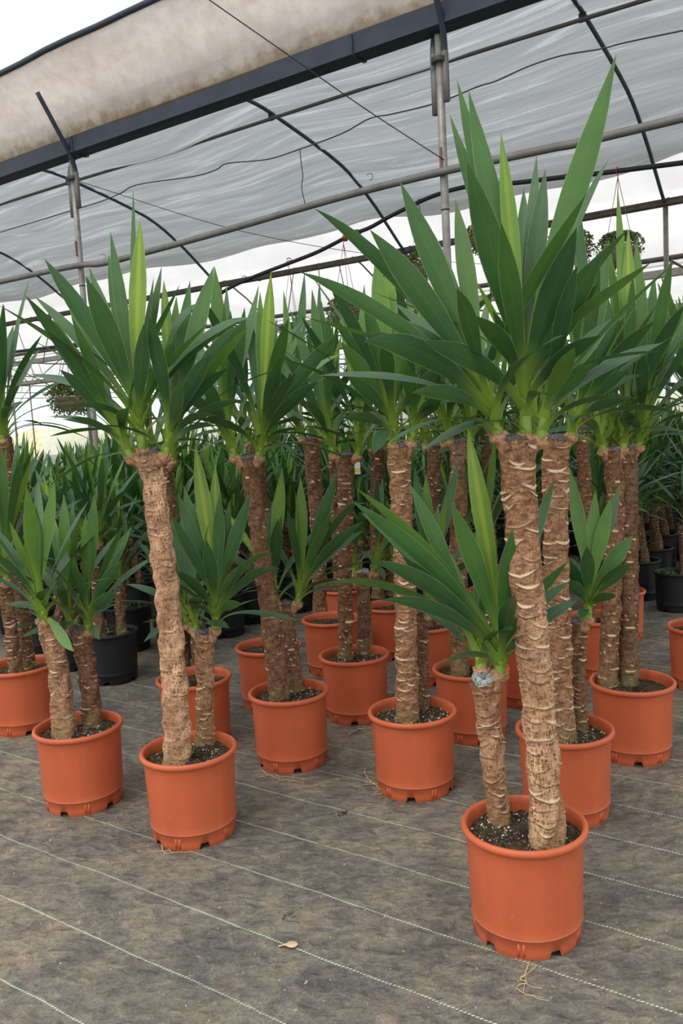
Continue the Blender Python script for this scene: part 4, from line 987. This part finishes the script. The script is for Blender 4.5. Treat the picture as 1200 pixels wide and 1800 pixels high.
for x, y, t, k_, sc, lab in (
        (610, 548, 2.7, 0, 1.0, 'round hanging basket below the red clip on the black hose'), (515, 588, 2.7, 1, .8, 'smaller hanging basket left of the round one, low under the far gutter'),
        (742, 468, 2.7, 1, .9, 'hanging basket showing left of the big right crown'), (1000, 436, 2.7, 0, 1.0, 'hanging basket half hidden behind the tallest leaf\'s right side'),
        (1088, 440, 2.7, 2, .95, 'hanging basket on red wires near the right edge'), (124, 700, 5.54, 1, 2.0, 'large leafy hanging basket at the left edge behind the left crown'),
        (180, 668, 10.96, 0, 1.4, 'hanging basket just right of the large leafy one at the left'), (850, 420, 2.7, 0, .9, 'hanging basket behind the middle of the right crown'),
        (465, 560, 10.96, 1, 1.1, 'small far basket above the left middle crown'), (690, 478, 5.54, 0, 1.0, 'far basket under the far gutter above the middle crowns'),
        (560, 505, 10.96, 1, 1.0, 'tiny far basket above the middle back crown')):
    p = PT(x, y, t); r = copy_tree(HB[k_], tuple(p), rnd.uniform(0, 6), lab, None, sc)
    top = float(np.interp((p-PR0) @ U, HOSE_S, HOSE_Z)) if t == 2.7 else 3.02
    for ch in r.children:
        if ch.name.startswith('hanger_wires'): ch.scale = (1, 1, (top-.05-p[2])/sc/(.55, .5, .62)[k_])
        if ch.name.startswith('hook'): ch.location = (0, 0, (top-p[2])/sc); ch.scale = (1/sc,)*3
for q in HB: drop_tree(q)
# big leafy shrubs growing beyond the far film wall
def shrub(c, R_, seed, label, n=2600):
    rnd_ = np.random.RandomState(seed); o = np.array([c[0], c[1], 0.]); r = empty('shrub', o, label, 'shrub')
    v = []; f = []
    for _ in range(n):
        d = nrm(rnd_.randn(3)); q = R_*(.6+.45*rnd_.rand())*(1+.25*math.sin(d[0]*5+seed)+.2*math.sin(d[2]*7)); p = np.array([0, 0, R_*1.0])+d*q*np.array([1.2, 1, .9])
        if p[2] < .03: continue
        e = nrm(rnd_.randn(3))*rnd_.uniform(.05, .10); s_ = nrm(np.cross(e, rnd_.randn(3)))*.03; b = len(v); v += [p-e, p+s_, p+e, p-s_]; f.append((b, b+1, b+2, b+3))
    mesh('foliage', v, f, 'small_leaf', r, smooth=False)
    B().tube([np.zeros(3), np.array([0, 0, R_])], .04, 6).build('stem', 'bark_dark', r)
for i, (s, t, R_) in enumerate(((16, TW+1.6, .9), (13.5, TW+2.6, 1.1), (19, TW+3, 1.0), (10, TW+2.2, .8), (2, TW+2.5, 1.0), (-4, TW+2.6, 1.1), (-9, TW+2, 1.0))):
    p = ST(s, t); shrub(p, R_, i, ('dark green shrub beyond the far wall, %s' % ('first from the left', 'second from the left', 'outermost at the left', 'behind the left middle crown', 'behind the middle crowns', 'behind the right crown', 'at the right edge')[i]), 1500)

# ------------------------------------------------------------------ small things on the floor and pots
def roots(label, pts_px, seed, br=4):
    rnd_ = np.random.RandomState(seed); pts = [PG(x, y, 0.004) for x, y in pts_px]; b = B(); sp_ = spline(pts, 6)
    for q in range(1, len(sp_)-1): sp_[q] = sp_[q]+np.r_[rnd_.randn(2)*.0022, abs(rnd_.randn())*.0015]
    b.tube(sp_, list(np.linspace(.0020, .0008, len(sp_))), 5)
    for _ in range(br):
        i = rnd_.randint(1, len(sp_)-1); c = np.array(sp_[i]); pp = [c]
        d = np.r_[nrm(rnd_.randn(2))*.013, 0]
        for k_ in range(4): c = c+d+np.r_[rnd_.randn(2)*.005, 0]; c[2] = .003+abs(rnd_.randn())*.002; pp.append(c.copy())
        b.tube(spline(pp, 3), .0009, 4)
    tag(b.build('root_wisp', 'dry_root'), label, 'root')
roots('long pale root trailing out in front of the nearest terracotta pot', [(929, 1690), (926, 1706), (915, 1722), (926, 1728), (910, 1735), (918, 1746), (938, 1752), (955, 1754)], 1, 4)
roots('pale roots trailing at the front left foot of the pot with crossing stems', [(462, 1355), (470, 1362), (490, 1366), (510, 1366), (522, 1374)], 2, 9)
roots('wispy brown roots at the left foot of the middle front pot', [(640, 1350), (646, 1368), (662, 1382), (680, 1396), (660, 1380), (622, 1383)], 3, 12)
roots('small tangle of roots under the front edge of the front left pot', [(283, 1486), (290, 1500), (302, 1500), (296, 1492)], 4, 3)
roots('fine roots at the foot of the middle back pot', [(612, 1292), (630, 1282), (652, 1280), (640, 1276)], 5, 9)
def blob(name, mat, c, r, seed, label, cat, flat=.5):
    rnd_ = np.random.RandomState(seed); b = B()
    for _ in range(16):
        d = rnd_.randn(2)*r*.5; s_ = r*rnd_.uniform(.12, .35); b.box(np.array([c[0]+d[0], c[1]+d[1], s_*flat*.8]), nrm([1, rnd_.randn(), rnd_.randn()*.4])*s_, nrm([rnd_.randn(), 1, .2])*s_*.7, np.array([.1, .1, 1])*s_*flat)
    o = b.build(name, mat, smooth=False); tag(o, label, cat)
blob('soil_clump', 'cut_wood_dark', PG(507, 1608, 0), .016, 1, 'dark crumb of soil on the cloth above the dry leaf', 'soil')
blob('soil_clump', 'potting_soil', PG(605, 1430, 0), .02, 2, 'small heap of soil on a thread line between the two middle front pots', 'soil')
blob('soil_clump', 'cut_wood_dark', PG(182, 1495, 0), .006, 3, 'tiny dark speck of soil left of the front left pot', 'soil')
# dry leaf scrap
c = PG(512, 1662, 0.004); v = []; f = []
for i in range(9):
    a = i/8; w_ = .0145*math.sin(math.pi*min(1, max(0, (a-.35)/.65)))**.6 if a > .36 else .0025
    for q in (-1, 0, 1): v.append(c+np.array([-.034+.052*a, .003*math.sin(a*4)+q*w_, .001+.004*abs(q)*a]))
for i in range(8):
    for q in range(2): f.append((i*3+q, (i+1)*3+q, (i+1)*3+q+1, i*3+q+1))
lf = mesh('dry_leaf', v, f, 'dry_leaf'); tag(lf, 'curled tan leaf scrap lying on a thread line in the foreground', 'leaf')
sm = lf.modifiers.new('s', 'SOLIDIFY'); sm.thickness = .0012
# green leaf scraps on the soil of two pots
for (x, y), zz, lab in (((683, 1252), .272, 'small green leaf scrap on the soil of the middle front pot'), ((287, 1326), .272, 'bluish leaf scrap on the soil left of the thick leaning trunk')):
    c = PG(x, y, zz); R = Ros(5); R.leaf(c+np.array([-.022, 0, .0]), c+np.array([.026, -.004, .012]), .016, .1, 0, .3, .5); vv, ff, uu, aa = R.geo(); o = mesh('leaf_scrap', vv, ff, 'yucca_leaf', uv=uu, attrs=aa); tag(o, lab, 'leaf')
# crumbs of perlite strewn about
rnd_ = np.random.RandomState(4); b = B()
for _ in range(240):
    p = PG(rnd_.uniform(0, 1200), rnd_.uniform(1180, 1800), 0); s_ = rnd_.uniform(.0008, .0022)
    b.box(p+np.array([0, 0, s_*.6]), np.array([1, rnd_.randn(), 0])*s_, np.array([rnd_.randn(), 1, 0])*s_*.7, np.array([0, 0, .6])*s_)
tag(b.build('perlite_crumbs', 'perlite_tan', smooth=False), 'scattered pale perlite crumbs strewn over the dark ground cloth', 'perlite', kind='stuff')
# nursery label card behind the middle back trunk
c = PG(641, 1148, ZS); c = PY(628, 822, 4.1); b = B(); b.box(c, (.014, 0, 0), (0, .0008, 0), (0, 0, .032)); e = empty('plant_label', c, 'small white and yellow label card hanging right of the slim dark trunk\'s top', 'label')
b.build('card', 'white_plastic', e, off=c, smooth=False); B().box(c+np.array([0, -.0012, -.012]), (.0135, 0, 0), (0, .0005, 0), (0, 0, .010)).build('yellow_band', 'label_yellow', e, off=c, smooth=False)
B().tube([c+np.array([0, 0, .03]), c+np.array([-.01, -.03, .09])], .0012, 4).build('tie', 'white_plastic', e, off=c)
